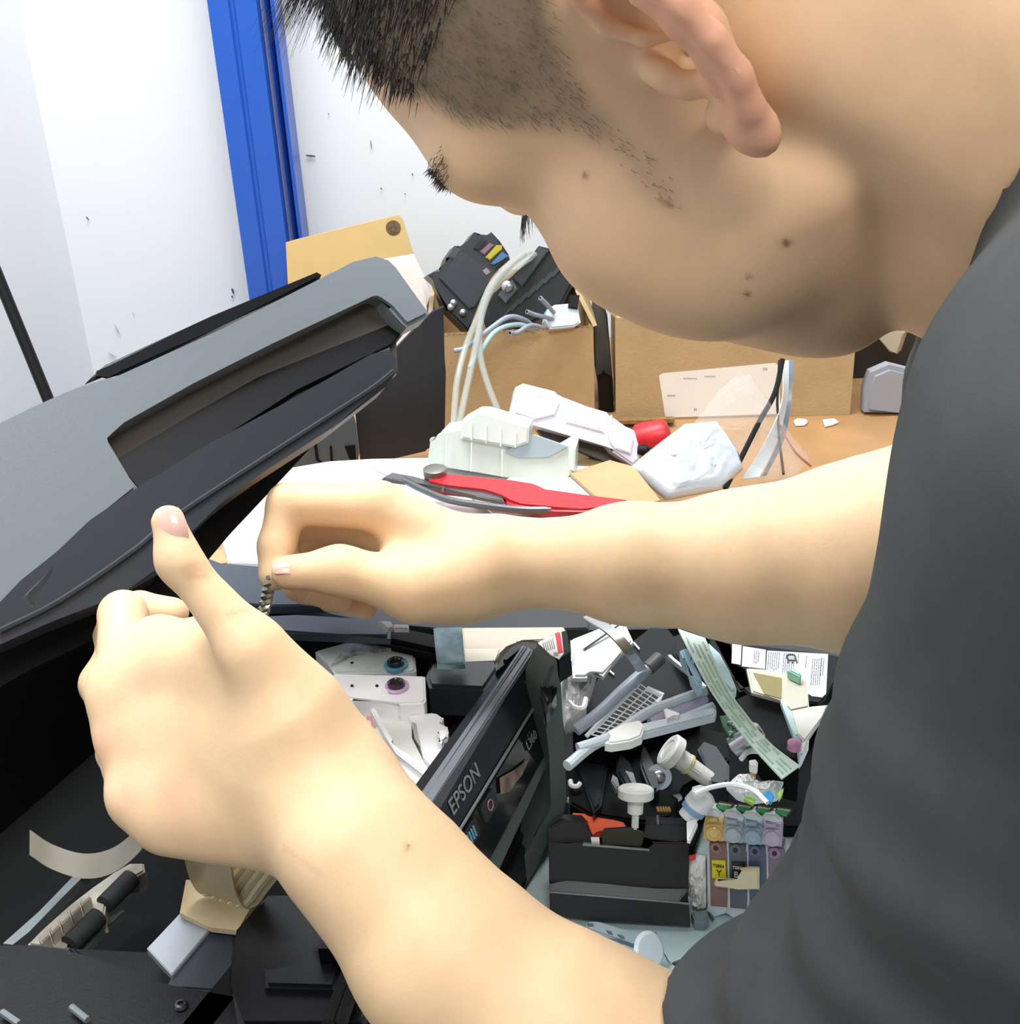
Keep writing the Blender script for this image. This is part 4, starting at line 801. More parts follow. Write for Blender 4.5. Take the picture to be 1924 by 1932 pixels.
# each cartridge: outlines in the enlarged view O6, shifted right
for k, (cu_, cl_, nm) in enumerate(cols):
    dx = 178*k; dy = 16*k
    def sh(s): return ' '.join('%f,%f' % (float(a.split(',')[0])+dx, float(a.split(',')[1])+dy) for a in s.split())
    e = empty('ink_cartridge', on(1345+37*k, 1715+4*k, .757), 'clear ink cartridge with %s, %s in the row of four' % ({'yellow': 'yellow label and brown red ink', 'black': 'black label and grey ink', 'blue': 'blue grey ink', 'violet': 'violet tint, half behind the sleeve'}[nm], ('leftmost', 'second', 'third', 'rightmost')[k]), 'ink cartridge', 'refillable cartridges standing in a row')
    part('ink_chamber', sh('402,900 572,915 590,1000 600,1240 600,1530 425,1520 408,1500'), (rk_[0], pn), .012, mat('chamber_'+nm, cl_, .25, alpha=.96, noise=.15, nscale=40), e, .0008, o=O6)
    part('cartridge_cap', sh('370,760 400,730 545,740 555,780 548,915 400,900 370,890'), (rk_[0]+pn*.002, pn), .014, mat('cap_'+nm, cu_, .3, alpha=.95), e, .0012, o=O6)
    part('chamber_rib', sh('402,900 432,903 446,1520 425,1520 408,1500'), (rk_[0]+pn*.0004, pn), .010, mat('chamber_clear', (206, 208, 214), .3), e, .0006, o=O6)
    part('foot', sh('405,1500 590,1515 590,1560 470,1600 400,1545'), (rk_[0]+pn*.001, pn), .013, mat('foot_clear', (200, 216, 222), .3), e, .0008, o=O6)
    c = hit(1250+(462+dx)/4.83, 1400+(835+dy)/4.83, rk_[0]+pn*.0022, pn)
    b = MB(); b.lathe(c, pn, [(0, .0044), (.0008, .0044), (.0012, .0038), (.0008, .0028), (.0004, .0026)], 20); b.build('round_seal', mat('seal_'+nm, tuple(min(255, int(x*1.03)) for x in cu_), .25), e)
    c = hit(1250+(485+dx)/4.83, 1400+(962+dy)/4.83, rk_[0]+pn*.0004, pn)
    b = MB(); b.lathe(c, pn, [(0, .0034), (.0008, .0034), (.0011, .0026), (.0008, .0016)], 16); hl = b.build('fill_port', mat('port_rim_'+nm, tuple(min(255, int(x*1.15)) for x in cl_), .3), e)
    b = MB(); b.lathe(c+pn*.0009, pn, [(0, .0014), (.0004, .0014)], 10); b.build('port_hole', mat('hole_'+nm, tuple(int(x*.3) for x in cl_), .4), hl)
    part('white_clip', sh('370,640 400,610 490,612 545,655 560,680 500,685 480,690 400,672'), (rk_[0]+pn*.004, pn), .008, WHT, e, .001, o=O6)
    part('latch', sh('400,690 498,690 498,735 400,730'), (rk_[0]+pn*.003, pn), .008, mat('latch_'+nm, tuple(int(x*.98) for x in cu_), .35), e, .0006, o=O6)
    ch = part('chip_frame', sh('470,598 515,535 640,555 655,560 600,640 540,625'), (CPT+pn*.001, nrm(pn+np.array([0, 0, .6]))), .004, mat('chip_dark', (62, 58, 54), .5), e, .0006, o=O6)
    part('chip_board', sh('488,590 508,566 625,582 590,632 540,618'), (CPT+pn*.0022, nrm(pn+np.array([0, 0, .6]))), .001, mat('chip_green', (40, 172, 108), .4, noise=.15, nscale=90), ch, o=O6)
    part('chip_contact', sh('512,552 632,570 622,584 508,566'), (CPT+pn*.0026, nrm(pn+np.array([0, 0, .6]))), .001, mat('chip_gold', (192, 178, 140), .35, .3), ch, o=O6)
    if k in (0, 1):
        lc_ = ((238, 222, 24), (24, 24, 22))[k]; tc = ((24, 26, 20), (236, 236, 232))[k]
        lab = part('label', sh('448,1078 570,1082 578,1252 452,1240'), (rk_[0]+pn*.0008, pn), .0008, mat('label_'+nm, lc_, .45), e, o=O6)
        tm = mat('label_ink_'+nm, tc, .5)
        text('label_code', ('T0854', 'T0851')[k], hit(1250+(508+dx)/4.83, 1400+(1132+dy)/4.83, rk_[0]+pn*.0012, pn), kx, ky, .0026, tm, lab, .95)
        text('label_letter', ('Y', 'B')[k], hit(1250+(513+dx-k*22)/4.83, 1400+(1195+dy)/4.83, rk_[0]+pn*.0012, pn), kx, ky, .0050, tm, lab)
part_ = hthing('wooden_stick', '0,0 1,0 1,1', O6, .76, .001, IVORY, 'x', 'x') if 0 else None
b = MB(); b.prism(zp('470,1290 478,1265 500,1258 688,1268 702,1165 800,1155 880,1160 880,1350 690,1345 490,1325 472,1310', *O6), (rk_[0]+pn*.006, pn), .003, .001)
thing('cream_clip', 'cream L shaped plastic clip in front of the cartridge labels', 'clip', b, mat('cream', (232, 220, 184), .45))
# crumpled printed bag between tray and cartridges
wbg = crumple('crumpled_wrapper', zp('240,1050 330,1030 400,1040 408,1200 410,1500 330,1520 270,1480 290,1400 220,1380 240,1260 230,1150', *O6), (rk_[0]-pn*.004+kx*-.004, pn), .016, mat('wrapper_bw', (246, 246, 246), .35, rgb2=(10, 10, 12), nscale=60), 11, .006, 'crumpled black and white wrapper left of the cartridges', 'wrapper')
b = MB(); b.prism(zp('240,1045 300,1035 300,1070 250,1092', *O6), (rk_[0]+pn*.006-kx*.004, pn), .002); b.build('red_patch', mat('wrap_red', (222, 66, 44), .45), wbg)
hthing('grey_stub', '260,1540 400,1520 420,1590 380,1620 290,1615', O6, .762, .008, mat('stub_grey', (120, 134, 140), .4), 'grey plastic stub on the mat below the wrapper', 'plastic bit')
# tissue, cap stack, lead, blue bits
crumple('white_tissue', zp('1195,1100 1230,1070 1280,1070 1320,1110 1420,1150 1520,1120 1480,1230 1330,1250 1230,1220 1160,1150', *O1), (on(1420, 1500, .86), nrm([0, -.8, 1])), .022, mat('tissue', (244, 246, 248), .7, bump=.3, bscale=60), 21, .006, 'crumpled white tissue above the cartridge chips', 'tissue')
for s, c_, lb in (('1390,1190 1430,1165 1460,1200 1440,1240', (36, 140, 200), 'bright blue scrap on the white tissue'), ('1480,1180 1520,1150 1510,1190 1490,1220', (150, 190, 90), 'green yellow scrap at the sleeve edge by the tissue'), ('1270,1215 1300,1190 1340,1215 1330,1245', (150, 190, 226), 'pale blue scrap low on the white tissue')):
    hthing('coloured_scrap', s, O1, .876, .002, mat('scrap_%d' % c_[0], c_, .35), lb, 'scrap', 0)
b = MB(); b.tube(catmull([on(u, v, .882) for u, v in ((1310, 1498), (1340, 1486), (1380, 1480), (1420, 1490), (1448, 1515))], 5), .0013, 6)
thing('white_lead', 'long thin white lead curving over the white tissue', 'wire', b, WHT)
cs = empty('ribbed_cap', on(1320, 1530, .82), 'white ribbed cap lying tilted left of the tissue', 'cap')
b = MB(); ax = nrm(-RT*.55+DN*.8+FW*.2); c = on(1332, 1496, .84)
b.lathe(c, ax, [(0, .0050), (.0015, .0072), (.0095, .0076), (.010, .0066), (.0135, .0066), (.014, .0056), (.018, .0056)], 26); b.build('ribbed_cap', WHT, cs)
b = MB(); b.lathe(c+ax*.0104, ax, [(0, .0070), (.0028, .0070)], 26); b.build('blue_ring', mat('ring_pale_blue', (128, 170, 206), .4), cs)
b = MB(); b.lathe(on(1310, 1496, .850), nrm(RT*.9-DN*.3-FW*.4), [(0, .0034), (.004, .0036), (.007, .002)], 14); b.build('nozzle', mat('frost_white', (226, 230, 232), .3), cs)
hthing('white_shard', '218,720 300,690 320,740 250,890 222,880', O6, .83, .003, WHT, 'pointed white plastic shard between tray and cartridges', 'plastic bit')
# mat foreground: syringe like clip and needle
sy = empty('plastic_plunger', on(1170, 1780, .755), 'clear grey slotted plastic plunger with a round end on the pale mat', 'plunger')
PG = mat('clear_grey_plastic', (170, 188, 200), .25, alpha=.85)
part('slotted_arm', '415,1075 440,1050 500,1060 680,1110 780,1180 830,1190 820,1240 770,1215 640,1160 560,1150 420,1100', HZ(.762), .005, PG, sy, .0008, o=O4)
part('slotted_arm', '400,1110 560,1160 600,1180 780,1240 770,1255 640,1250 430,1140', HZ(.760), .004, PG, sy, .0008, o=O4)
for s in ('610,1135 650,1145 660,1165 630,1160', '600,1185 640,1195 645,1215 610,1205', '540,1110 575,1118 585,1140 555,1132', '420,1068 460,1068 465,1085 430,1085'):
    part('slot', s, HZ(.7624), .0005, mat('slot_dark', (92, 104, 112), .4), sy, o=O4)
c = on(980/1+800/3.317, 1420+1240/3.317, .768); b = MB(); b.lathe(c, nrm([.55, -.55, .62]), [(0, .0085), (.0015, .0105), (.003, .0085)], 24); b.build('round_end', mat('plunger_white', (206, 218, 226), .3, alpha=.95), sy)
b = MB(); b.tube([on(1235, 1760, .757), on(1243, 1780, .757)], .0011, 6); b.tube([on(1243, 1780, .757), on(1264, 1815, .756)], .0006, 6)
thing('needle', 'thin steel needle lying on the pale mat near the plunger', 'needle', b, STEEL)
b = MB(); b.tube([on(1336, 1722, .757), on(1345, 1735, .757)], .001, 6); thing('dark_pin', 'short dark pin at the foot of the cartridges', 'pin', b, mat('pin_dark', (70, 90, 88), .4))
# screwdriver in the far hand
sd = empty('screwdriver', P(508, 1100, .68), 'twisted steel bit held between thumb and finger of the far hand', 'screwdriver')
a, z_ = P(512, 1085, .676), P(494, 1168, .69); n_ = 16
for ph_ in (0, math.pi):
    ax = nrm(z_-a); e1 = nrm(np.cross(ax, [1, 0, 0])); e2 = np.cross(ax, e1); b = MB()
    b.tube([a+(z_-a)*t+.0018*(e1*math.cos(ph_+t*22)+e2*math.sin(ph_+t*22)) for t in np.linspace(0, 1, 50)], .0018, 6); b.build('twisted_shank', mat('shank_steel', (176, 172, 160), .3, .9), sd)
# ---- nothing sinks into the bench top: rest lowest points on the surface
for _o in bpy.data.objects:
    if _o.type != 'MESH' or _o.get('kind'): continue
    _r = _o
    while _r.parent is not None: _r = _r.parent
    if _r.get('kind') or _r.name.split('.')[0] in ('workbench', 'steel_post', 'work_mat', 'cardboard_sheet', 'foam_wrap', 'black_rod'): continue
    _z = .7545 if _r.name == 'printer' else .7502
    for _v in _o.data.vertices:
        if _v.co.z < _z: _v.co.z = _z
# ================================================================ SDF surfacing
def smin(a, b, k):
    h = np.clip(.5+.5*(b-a)/k, 0, 1); return b*(1-h)+a*h-k*h*(1-h)
def cone(p, a, b, ra, rb):
    a = np.asarray(a, float); b = np.asarray(b, float); ba = b-a; L = np.dot(ba, ba)+1e-12
    t = np.clip(((p-a)@ba)/L, 0, 1); return np.linalg.norm(p-a-t[:, None]*ba, axis=1)-(ra+(rb-ra)*t)
def ell(p, c, r, M=None):
    q = p-np.asarray(c, float)
    if M is not None: q = q@M
    r = np.asarray(r, float); k0 = np.linalg.norm(q/r, axis=1); k1 = np.linalg.norm(q/(r*r), axis=1)+1e-9
    return k0*(k0-1)/k1
def chain(p, pts, rs, k=.004):
    d = None
    for i in range(len(pts)-1):
        e = cone(p, pts[i], pts[i+1], rs[i], rs[i+1]); d = e if d is None else smin(d, e, k)
    return d
def surfnet(groups, h, name, m, parent=None, post=None, relax=1, B=16):
    """groups: list of (func, lo, hi, k); smooth union; sparse surface nets"""
    lo = np.min([g[1] for g in groups], axis=0)-.03; hi = np.max([g[2] for g in groups], axis=0)+.03
    nb = np.ceil((hi-lo)/(h*B)).astype(int); N = nb*B+2
    ijk = np.stack(np.meshgrid(*[np.arange(n) for n in nb], indexing='ij'), -1).reshape(-1, 3)
    cen = lo+(ijk+.5)*B*h; half = B*h/2
    act = [np.all((cen > np.array(g[1])-half-.035) & (cen < np.array(g[2])+half+.035), axis=1) for g in groups]
    def ev(p, gl, out=None):
        d = None
        for gi in gl:
            f, _, _, k = groups[gi]; e = f(p)
            if k < 0: d = np.maximum(d, -e) if k > -1 else d
            else: d = e if d is None else smin(d, e, k)
        return np.full(len(p), 1.0) if d is None else d
    cd_ = np.full(len(cen), 9.0); A = np.array(act)
    for pat in set(map(tuple, A.T)):
        if not any(pat): continue
        idx = np.where((A.T == np.array(pat)).all(1))[0]; cd_[idx] = ev(cen[idx], [i for i, x in enumerate(pat) if x])
    keep = np.where(np.abs(cd_) < half*1.732*1.35+.008)[0]
    sx, sy = 1, N[0]; sz = N[0]*N[1]
    g = np.arange(B+2); G = np.stack(np.meshgrid(g, g, g, indexing='ij'), -1).reshape(-1, 3)
    ks, vs, quads = [], [], []
    for bi in keep:
        base = ijk[bi]*B; pts = lo+(base+G)*h
        d = ev(pts, [i for i in range(len(groups)) if A[i, bi]]).reshape(B+2, B+2, B+2)
        s = d < 0
        if s.all() or not s.any(): continue
        n = B
        c = [s[a:a+n, b_:b_+n, c_:c_+n] for a in (0, 1) for b_ in (0, 1) for c_ in (0, 1)]
        tot = sum(x.astype(np.int8) for x in c); cells = np.argwhere((tot > 0) & (tot < 8))
        if len(cells):
            acc = np.zeros((len(cells), 3)); cnt = np.zeros(len(cells))
            for ax in range(3):
                o1, o2 = [i for i in range(3) if i != ax]
                for a in (0, 1):
                    for b_ in (0, 1):
                        q0 = cells.copy(); q0[:, o1] += a; q0[:, o2] += b_; q1 = q0.copy(); q1[:, ax] += 1
                        d0 = d[q0[:, 0], q0[:, 1], q0[:, 2]]; d1 = d[q1[:, 0], q1[:, 1], q1[:, 2]]
                        m_ = (d0 < 0) != (d1 < 0); t = np.where(m_, d0/(d0-d1+1e-12), 0)
                        pp = q0.astype(float); pp[:, ax] += t; acc += pp*m_[:, None]; cnt += m_
            vs.append(lo+(base+acc/cnt[:, None])*h); gc = cells+base
            ks.append(gc[:, 0]*sx+gc[:, 1]*sy+gc[:, 2]*sz)
        for ax in range(3):
            sl0 = s[:n, :n, :n]; sh = [slice(0, n)]*3; sh[ax] = slice(1, n+1); sl1 = s[tuple(sh)]
            e = np.argwhere(sl0 != sl1)
            if not len(e): continue
            fl = sl0[e[:, 0], e[:, 1], e[:, 2]]; gg = e+base
            o1, o2 = (ax+1) % 3, (ax+2) % 3; st = [sx, sy, sz]
            k0 = gg[:, 0]*sx+gg[:, 1]*sy+gg[:, 2]*sz
            q = np.stack([k0, k0-st[o1], k0-st[o1]-st[o2], k0-st[o2]], 1)
            q[~fl] = q[~fl][:, ::-1]; quads.append(q)
    K = np.concatenate(ks); V = np.concatenate(vs); Q = np.concatenate(quads)
    od = np.argsort(K); K = K[od]; V = V[od]
    ix = np.searchsorted(K, Q); ix = np.clip(ix, 0, len(K)-1); ok = (K[ix] == Q).all(1); Q = ix[ok]
    for _ in range(relax):
        acc = np.zeros_like(V); cnt = np.zeros(len(V))
        for a, b_ in ((0, 1), (1, 2), (2, 3), (3, 0)):
            np.add.at(acc, Q[:, a], V[Q[:, b_]]); np.add.at(cnt, Q[:, a], 1)
            np.add.at(acc, Q[:, b_], V[Q[:, a]]); np.add.at(cnt, Q[:, b_], 1)
        V = .5*V+.5*acc/np.maximum(cnt, 1)[:, None]
    me = bpy.data.meshes.new(name); me.vertices.add(len(V)); me.vertices.foreach_set('co', V.astype(np.float32).ravel())
    me.loops.add(len(Q)*4); me.loops.foreach_set('vertex_index', Q.astype(np.int32).ravel())
    me.polygons.add(len(Q)); me.polygons.foreach_set('loop_start', np.arange(0, len(Q)*4, 4, dtype=np.int32))
    me.update(calc_edges=True); me.validate()
    for p in me.polygons: p.use_smooth = True
    me.materials.append(m)
    if post: post(me, V)
    o = bpy.data.objects.new(name, me); link(o, parent); print('SURFNET', name, len(V)); return o
# ================================================================ the man
HM = np.array([[-0.516417, -0.394765, -0.759917], [0.352159, -0.906794, 0.231749], [-0.780575, -0.147933, 0.607304]]); HT = np.array([0.081853, 0.444071, 1.256063])
def H(l): return HM@np.array(l, float)+HT
def head_sdf(pw):
    p = (pw-HT)@HM
    q = p.copy(); q[:, 1] = np.abs(q[:, 1])         # symmetric head
    d = ell(q, (-.0009, 0, .0567), (.1038, .080, .0907))
    d = smin(d, ell(q, (.0368, 0, -.0084), (.0627, .0619, .0806)), .03)
    d = smin(d, ell(q, (.0466, 0, -.0541), (.0417, .0483, .0487)), .025)          # mouth block
    d = smin(d, cone(q, (.0081, .0501, -.050), (.049, .0134, -.0899), .0171, .015), .025)   # jaw line
    d = smin(d, ell(q, (.0704, 0, -.086), (.0123, .0062, .0135)), .02)      # chin
    d = smin(d, ell(q, (.0581, .0487, -.0132), (.0262, .0208, .0184)), .018)      # cheekbone
    d = smin(d, cone(q, (.088, .0154, .0452), (.0713, .051, .0385), .0141, .0151), .014)     # brow
    d = smin(d, ell(q, (.045, .0523, -.0327), (.0358, .0187, .0362)), .02)      # cheek
    d = -smin(-d, ell(q, (.0929, .0321, .0176), (.016, .018, .011)), .010)      # socket
    d = smin(d, ell(q, (.0764, .0347, .0222), (.0135, .0145, .0125)), .004)     # eyeball under closed lid
    d = smin(d, cone(q, (.088, 0, .028), (.106, 0, -.010), .007, .009), .010)       # nose
    d = smin(d, ell(q, (.106, 0, -.012), (.012, .012, .010)), .006)
    d = smin(d, ell(q, (.097, .012, -.015), (.010, .008, .008)), .005)
    d = smin(d, cone(q, (.094, 0, -.041), (.083, .022, -.045), .0055, .004), .005)
    d = smin(d, cone(q, (.092, 0, -.054), (.082, .020, -.052), .0065, .004), .005)
    d = -smin(-d, cone(q, (.100, 0, -.0475), (.086, .026, -.0485), .0022, .0015), .003)
    return d
def ear_sdf(pw):
    p = (pw-HT)@HM; q = p.copy(); q[:, 1] = np.abs(q[:, 1])
    e1 = chain(q, [(-.016, .078, .030), (-.021, .084, .016), (-.018, .082, .002), (-.012, .079, -.012)], [.006, .0055, .006, .006], .008)   # auricle plate
    hx = [(-.0115, .0745, .0045), (-.0045, .0765, .0125), (-.0010, .0785, .023), (-.0040, .0815, .033), (-.012, .088, .039), (-.022, .095, .0345), (-.0270, .0985, .0235), (-.0262, .0985, .008), (-.0235, .0960, -.0035), (-.0190, .0925, -.0140), (-.0125, .0885, -.0215), (-.007, .0845, -.026)]
    d = smin(e1, chain(q, hx, [.0016, .0024, .0028, .0030, .0036, .0038, .0040, .0040, .0040, .0042, .0046, .0048], .002), .004)
    d = smin(d, chain(q, [(-.0130, .088, .028), (-.0195, .0925, .018), (-.0205, .0935, .006), (-.0170, .0905, -.005), (-.0115, .0865, -.0115)], [.0028, .0036, .0040, .0038, .0036], .003), .0035)   # antihelix
    d = smin(d, ell(q, (-.0065, .0835, -.0270), (.0070, .0052, .0085)), .005)                   # lobe
    d = smin(d, cone(q, (.0, .072, -.018), (-.0065, .080, -.021), .006, .005), .006)
    d = smin(d, chain(q, [(.0025, .073, .006), (.0002, .0760, .001), (-.0022, .0768, -.0048), (-.0060, .0778, -.0085)], [.0045, .0038, .0038, .0032], .004), .004)   # tragus and notch
    d = -smin(-d, ell(q, (-.0105, .0895, .016), (.0065, .0110, .0120)), .0025)        # upper hollow
    d = -smin(-d, ell(q, (-.0110, .0845, .001), (.0060, .0100, .0065)), .0025)          # concha
    return d
def canal(pw):
    p = (pw-HT)@HM; q = p.copy(); q[:, 1] = np.abs(q[:, 1])
    return cone(q, (-.0090, .079, .0005), (-.004, .066, .0), .0040, .003)
def bb(pts, r):
    a = np.array(pts); return a.min(0)-r, a.max(0)+r
G_BODY = []
def grp(f, pts, r, k): lo, hi = bb(pts, r); G_BODY.append((f, lo, hi, k))
hp = [H((x, y, z)) for x in (-.10, .115) for y in (-.08, .08) for z in (-.11, .135)]
grp(head_sdf, hp, .005, .01)
# neck, shoulders, trunk
NB = [H((-.022, 0, -.02)), H((-.055, 0, -.10)), H((-.085, 0, -.17))]
# joints: direction as seen from the camera (u, v), depth, radius
J = {
    'SL': (2480.0, 800.0, 0.31, 0.05),
    'EL': (1407.7, 2114.3, 0.4753, 0.0428),
    'L1': (1066.2, 1957.3, 0.4782, 0.034),
    'L2': (836.2, 1795.5, 0.487, 0.0321),
    'L3': (676.6, 1604.1, 0.4951, 0.0257),
    'WL': (654.3, 1515.9, 0.5118, 0.0201),
    'La': (751.5, 1650.0, 0.5004, 0.0233),
    'Lb': (657.6, 1535.4, 0.5112, 0.0177),
    'Mi': (237.3, 1298.0, 0.548, 0.0143),
    'Mm': (237.7, 1392.7, 0.54, 0.0119),
    'Mr': (254.8, 1503.5, 0.532, 0.0114),
    'Mp': (323.2, 1549.8, 0.5242, 0.013),
    'Ci': (586.6, 1414.3, 0.5122, 0.0193),
    'Cm': (571.0, 1454.1, 0.5122, 0.0213),
    'Cr': (588.6, 1493.7, 0.513, 0.0197),
    'Cp': (603.1, 1574.7, 0.5195, 0.0169),
    'w1': (419.9, 1300.1, 0.53, 0.016),
    'w2': (549.7, 1408.0, 0.5142, 0.0184),
    'T0': (543.9, 1333.7, 0.5048, 0.0197),
    'T1': (478.4, 1229.4, 0.4994, 0.0118),
    'T2': (337.0, 1058.7, 0.497, 0.0071),
    'T3': (317.5, 984.2, 0.4986, 0.0067),
    'tw1': (520.4, 1301.4, 0.5105, 0.0141),
    'tw2': (400.7, 1229.5, 0.527, 0.0096),
    'SR': (2250.0, 700.0, 0.62, 0.052),
    'ER': (1844.3, 1005.6, 0.6398, 0.0525),
    'R1': (1625.4, 1050.9, 0.6552, 0.0463),
    'R2': (1406.0, 1067.8, 0.6681, 0.0366),
    'R3': (1181.9, 1063.5, 0.68, 0.0286),
    'R4': (1018.0, 1062.7, 0.6879, 0.0194),
    'R5': (948.6, 1059.4, 0.6899, 0.0217),
    'ri': (894.5, 1053.5, 0.6897, 0.0199),
    'rm': (896.0, 1076.0, 0.7004, 0.0201),
    'rr': (909.4, 1077.8, 0.708, 0.0198),
    'rp': (913.9, 1092.6, 0.7121, 0.0177),
    'Ni': (715.7, 955.0, 0.6898, 0.0133),
    'Nm': (689.5, 988.8, 0.7121, 0.012),
    'Nr': (700.0, 1020.0, 0.732, 0.012),
    'Np': (720.0, 1060.0, 0.748, 0.011),
    'U0': (870.9, 1092.3, 0.6798, 0.0226),
    'U1': (782.9, 1109.2, 0.6721, 0.0167),
    'U2': (640.9, 1076.0, 0.668, 0.0115),
    'U3': (545.0, 1080.0, 0.668, 0.0092),
    'u4': (845.8, 1110.8, 0.6901, 0.0171),
    'u5': (769.8, 1080.4, 0.69, 0.0161),
    'i1': (543.0, 951.0, 0.69, 0.0112),
    'i2': (522.0, 1030.4, 0.686, 0.0100),
    'i3': (517.0, 1085.0, 0.682, 0.0085),
    'm1': (531.5, 985.3, 0.722, 0.0097),
    'm2': (540.0, 1075.0, 0.712, 0.0086),
    'm3': (560.0, 1110.0, 0.704, 0.0074),
    'r1': (560.0, 1020.0, 0.748, 0.0095),
    'r2': (575.0, 1109.8, 0.73, 0.0086),
    'r3': (640.0, 1130.0, 0.712, 0.0076),
    'p1': (610.0, 1060.0, 0.765, 0.0086),
    'p2': (625.2, 1128.7, 0.745, 0.0077),
    'p3': (690.7, 1147.2, 0.725, 0.0067),
    's0': (2420.3, 918.8, 0.3104, 0.0841),
    's1': (2053.6, 1497.6, 0.3604, 0.0661),
    's2': (1825.1, 1843.4, 0.425, 0.0606),
    's3': (1583.1, 2069.3, 0.4654, 0.0567),
    's4': (1736.7, 1859.1, 0.4206, 0.04),
    's5': (1359.4, 1996.5, 0.4754, 0.0375),
    'q0': (2256.0, 694.8, 0.62, 0.0743),
    'q1': (1972.9, 954.5, 0.63, 0.0628),
    'q2': (1801.3, 1039.6, 0.6562, 0.0395),
    'c0': (1886.5, 726.4, 0.4999, 0.0338),
    'c1': (2215.0, 410.0, 0.3600, 0.0530),
    'c2': (1900.5, 807.9, 0.5508, 0.0381),
    'c3': (1960.9, 1242.9, 0.5997, 0.0886),
    'c4': (1911.5, 1016.9, 0.5, 0.0503),
    'c5': (2066.2, 1476.1, 0.4494, 0.0943),
}
J['A1'] = (2150, 1600, .37, .046); J['A2'] = (1850, 1960, .43, .044)
J['w3'] = (290, 1275, .545, .0125)
J['v1'] = (300, 1222, .548, .0120); J['v2'] = (420, 1240, .524, .013)
W3 = {n: P(*v[:3]) for n, v in J.items()}; RD = {n: v[3] for n, v in J.items()}
SL, SR, EL, ER = (W3[n] for n in ('SL', 'SR', 'EL', 'ER'))
BEL = np.array([.62, .42, 1.00]); CH = np.array([.40, .42, 1.12])
def lk(p, names, k=.02):
    n = names.split(); return chain(p, [W3[x] for x in n], [RD[x] for x in n], k)
def lset(p, items):
    d = None
    for names, kk, k in items:
        e = lk(p, names, kk); d = e if d is None else smin(d, e, k)
    return d
def jg(f, names, k): grp(f, [W3[n] for n in names.split()], .055, k)
def neck(p):
    d = chain(p, NB, [.066, .057, .056], .03)
    d = smin(d, chain(p, [H((.03, 0, -.07)), H((-.01, 0, -.115)), H((-.05, 0, -.17))], [.030, .045, .055], .03), .03)   # throat
    d = smin(d, cone(p, H((-.02, .055, -.025)), H((-.03, .025, -.15)), .012, .012), .02)                    # neck muscle
    return d
grp(neck, NB+[H((.03, 0, -.07))], .08, .007)
def trunk(p):
    d = cone(p, CH, BEL, .11, .12)
    d = smin(d, cone(p, NB[2], CH, .06, .09), .05); d = smin(d, cone(p, SL, CH, .05, .09), .05); d = smin(d, cone(p, SR, CH, .05, .09), .05)
    return d
grp(trunk, [CH, BEL, SL, SR, NB[2]], .14, .03)
def armL(p): return lset(p, [('SL A1 A2 EL L1 L2 L3 WL', .02, 0), ('La Lb', .02, .02)])
def palmL(p): return lset(p, [('Ci Mi', .02, 0), ('Cm Mm', .02, .02), ('Cr Mr', .02, .02), ('Cp Mp', .02, .02), ('w1 w2', .02, .02), ('v1 v2', .02, .014), ('v1 Mi', .02, .01)])
def thumbL(p): return lset(p, [('T0 T1 T2 T3', .01, 0), ('tw1 tw2', .02, .014), ('tw2 w3', .02, .014)])
jg(armL, 'SL A1 A2 EL L1 L2 L3 WL La Lb', .03); jg(palmL, 'Ci Mi Mm Mr Mp Cp w1 w2 v1', .02); jg(thumbL, 'T0 T1 T2 T3 tw2', .014)
TL = [W3[n] for n in ('T0', 'T1', 'T2', 'T3')]
FGL = [([W3['Mi'], P(232, 1160, .578), P(215, 1200, .602), P(235, 1260, .606)], [.0130, .0108, .0090, .0076]),
       ([W3['Mm'], P(192, 1290, .588), P(262, 1150, .605), P(325, 1158, .606)], [.0112, .0100, .0086, .0080]),
       ([W3['Mr'], P(222, 1420, .580), P(250, 1330, .605), P(300, 1300, .612)], [.0100, .0092, .0085, .0072]),
       ([W3['Mp'], P(270, 1500, .565), P(290, 1420, .590), P(330, 1390, .600)], [.0095, .0085, .0078, .0066])]
for pts, rs in FGL:
    grp(lambda p, pts=pts, rs=rs: chain(p, pts, rs, .003), pts, .014, .005)
def armR(p): return lk(p, 'SR ER R1 R2 R3 R4 R5')
def palmR(p): return lset(p, [('ri Ni', .02, 0), ('rm Nm', .02, .014), ('rr Nr', .02, .014), ('rp Np', .02, .014)])
def thumbR(p): return lset(p, [('U0 U1 U2 U3', .01, 0), ('u4 u5', .02, .014)])
jg(armR, 'SR ER R1 R2 R3 R4 R5', .03); jg(palmR, 'ri rp Ni Nm Nr Np', .02); jg(thumbR, 'U0 U1 U2 U3 u5', .012)
TR = [W3[n] for n in ('U0', 'U1', 'U2', 'U3')]
for nm in ('Ni i1 i2 i3', 'Nm m1 m2 m3', 'Nr r1 r2 r3', 'Np p1 p2 p3'):
    grp(lambda p, nm=nm: lk(p, nm, .004), [W3[n] for n in nm.split()], .014, .004)
grp(ear_sdf, [H((x, y, z)) for x in (-.03, .01) for y in (-.1, .1) for z in (-.038, .042)], .004, .004)
G_BODY.append((canal, *bb([H((x, y, z)) for x in (-.01, .01) for y in (-.1, .1) for z in (-.01, .01)], .006), -.5))
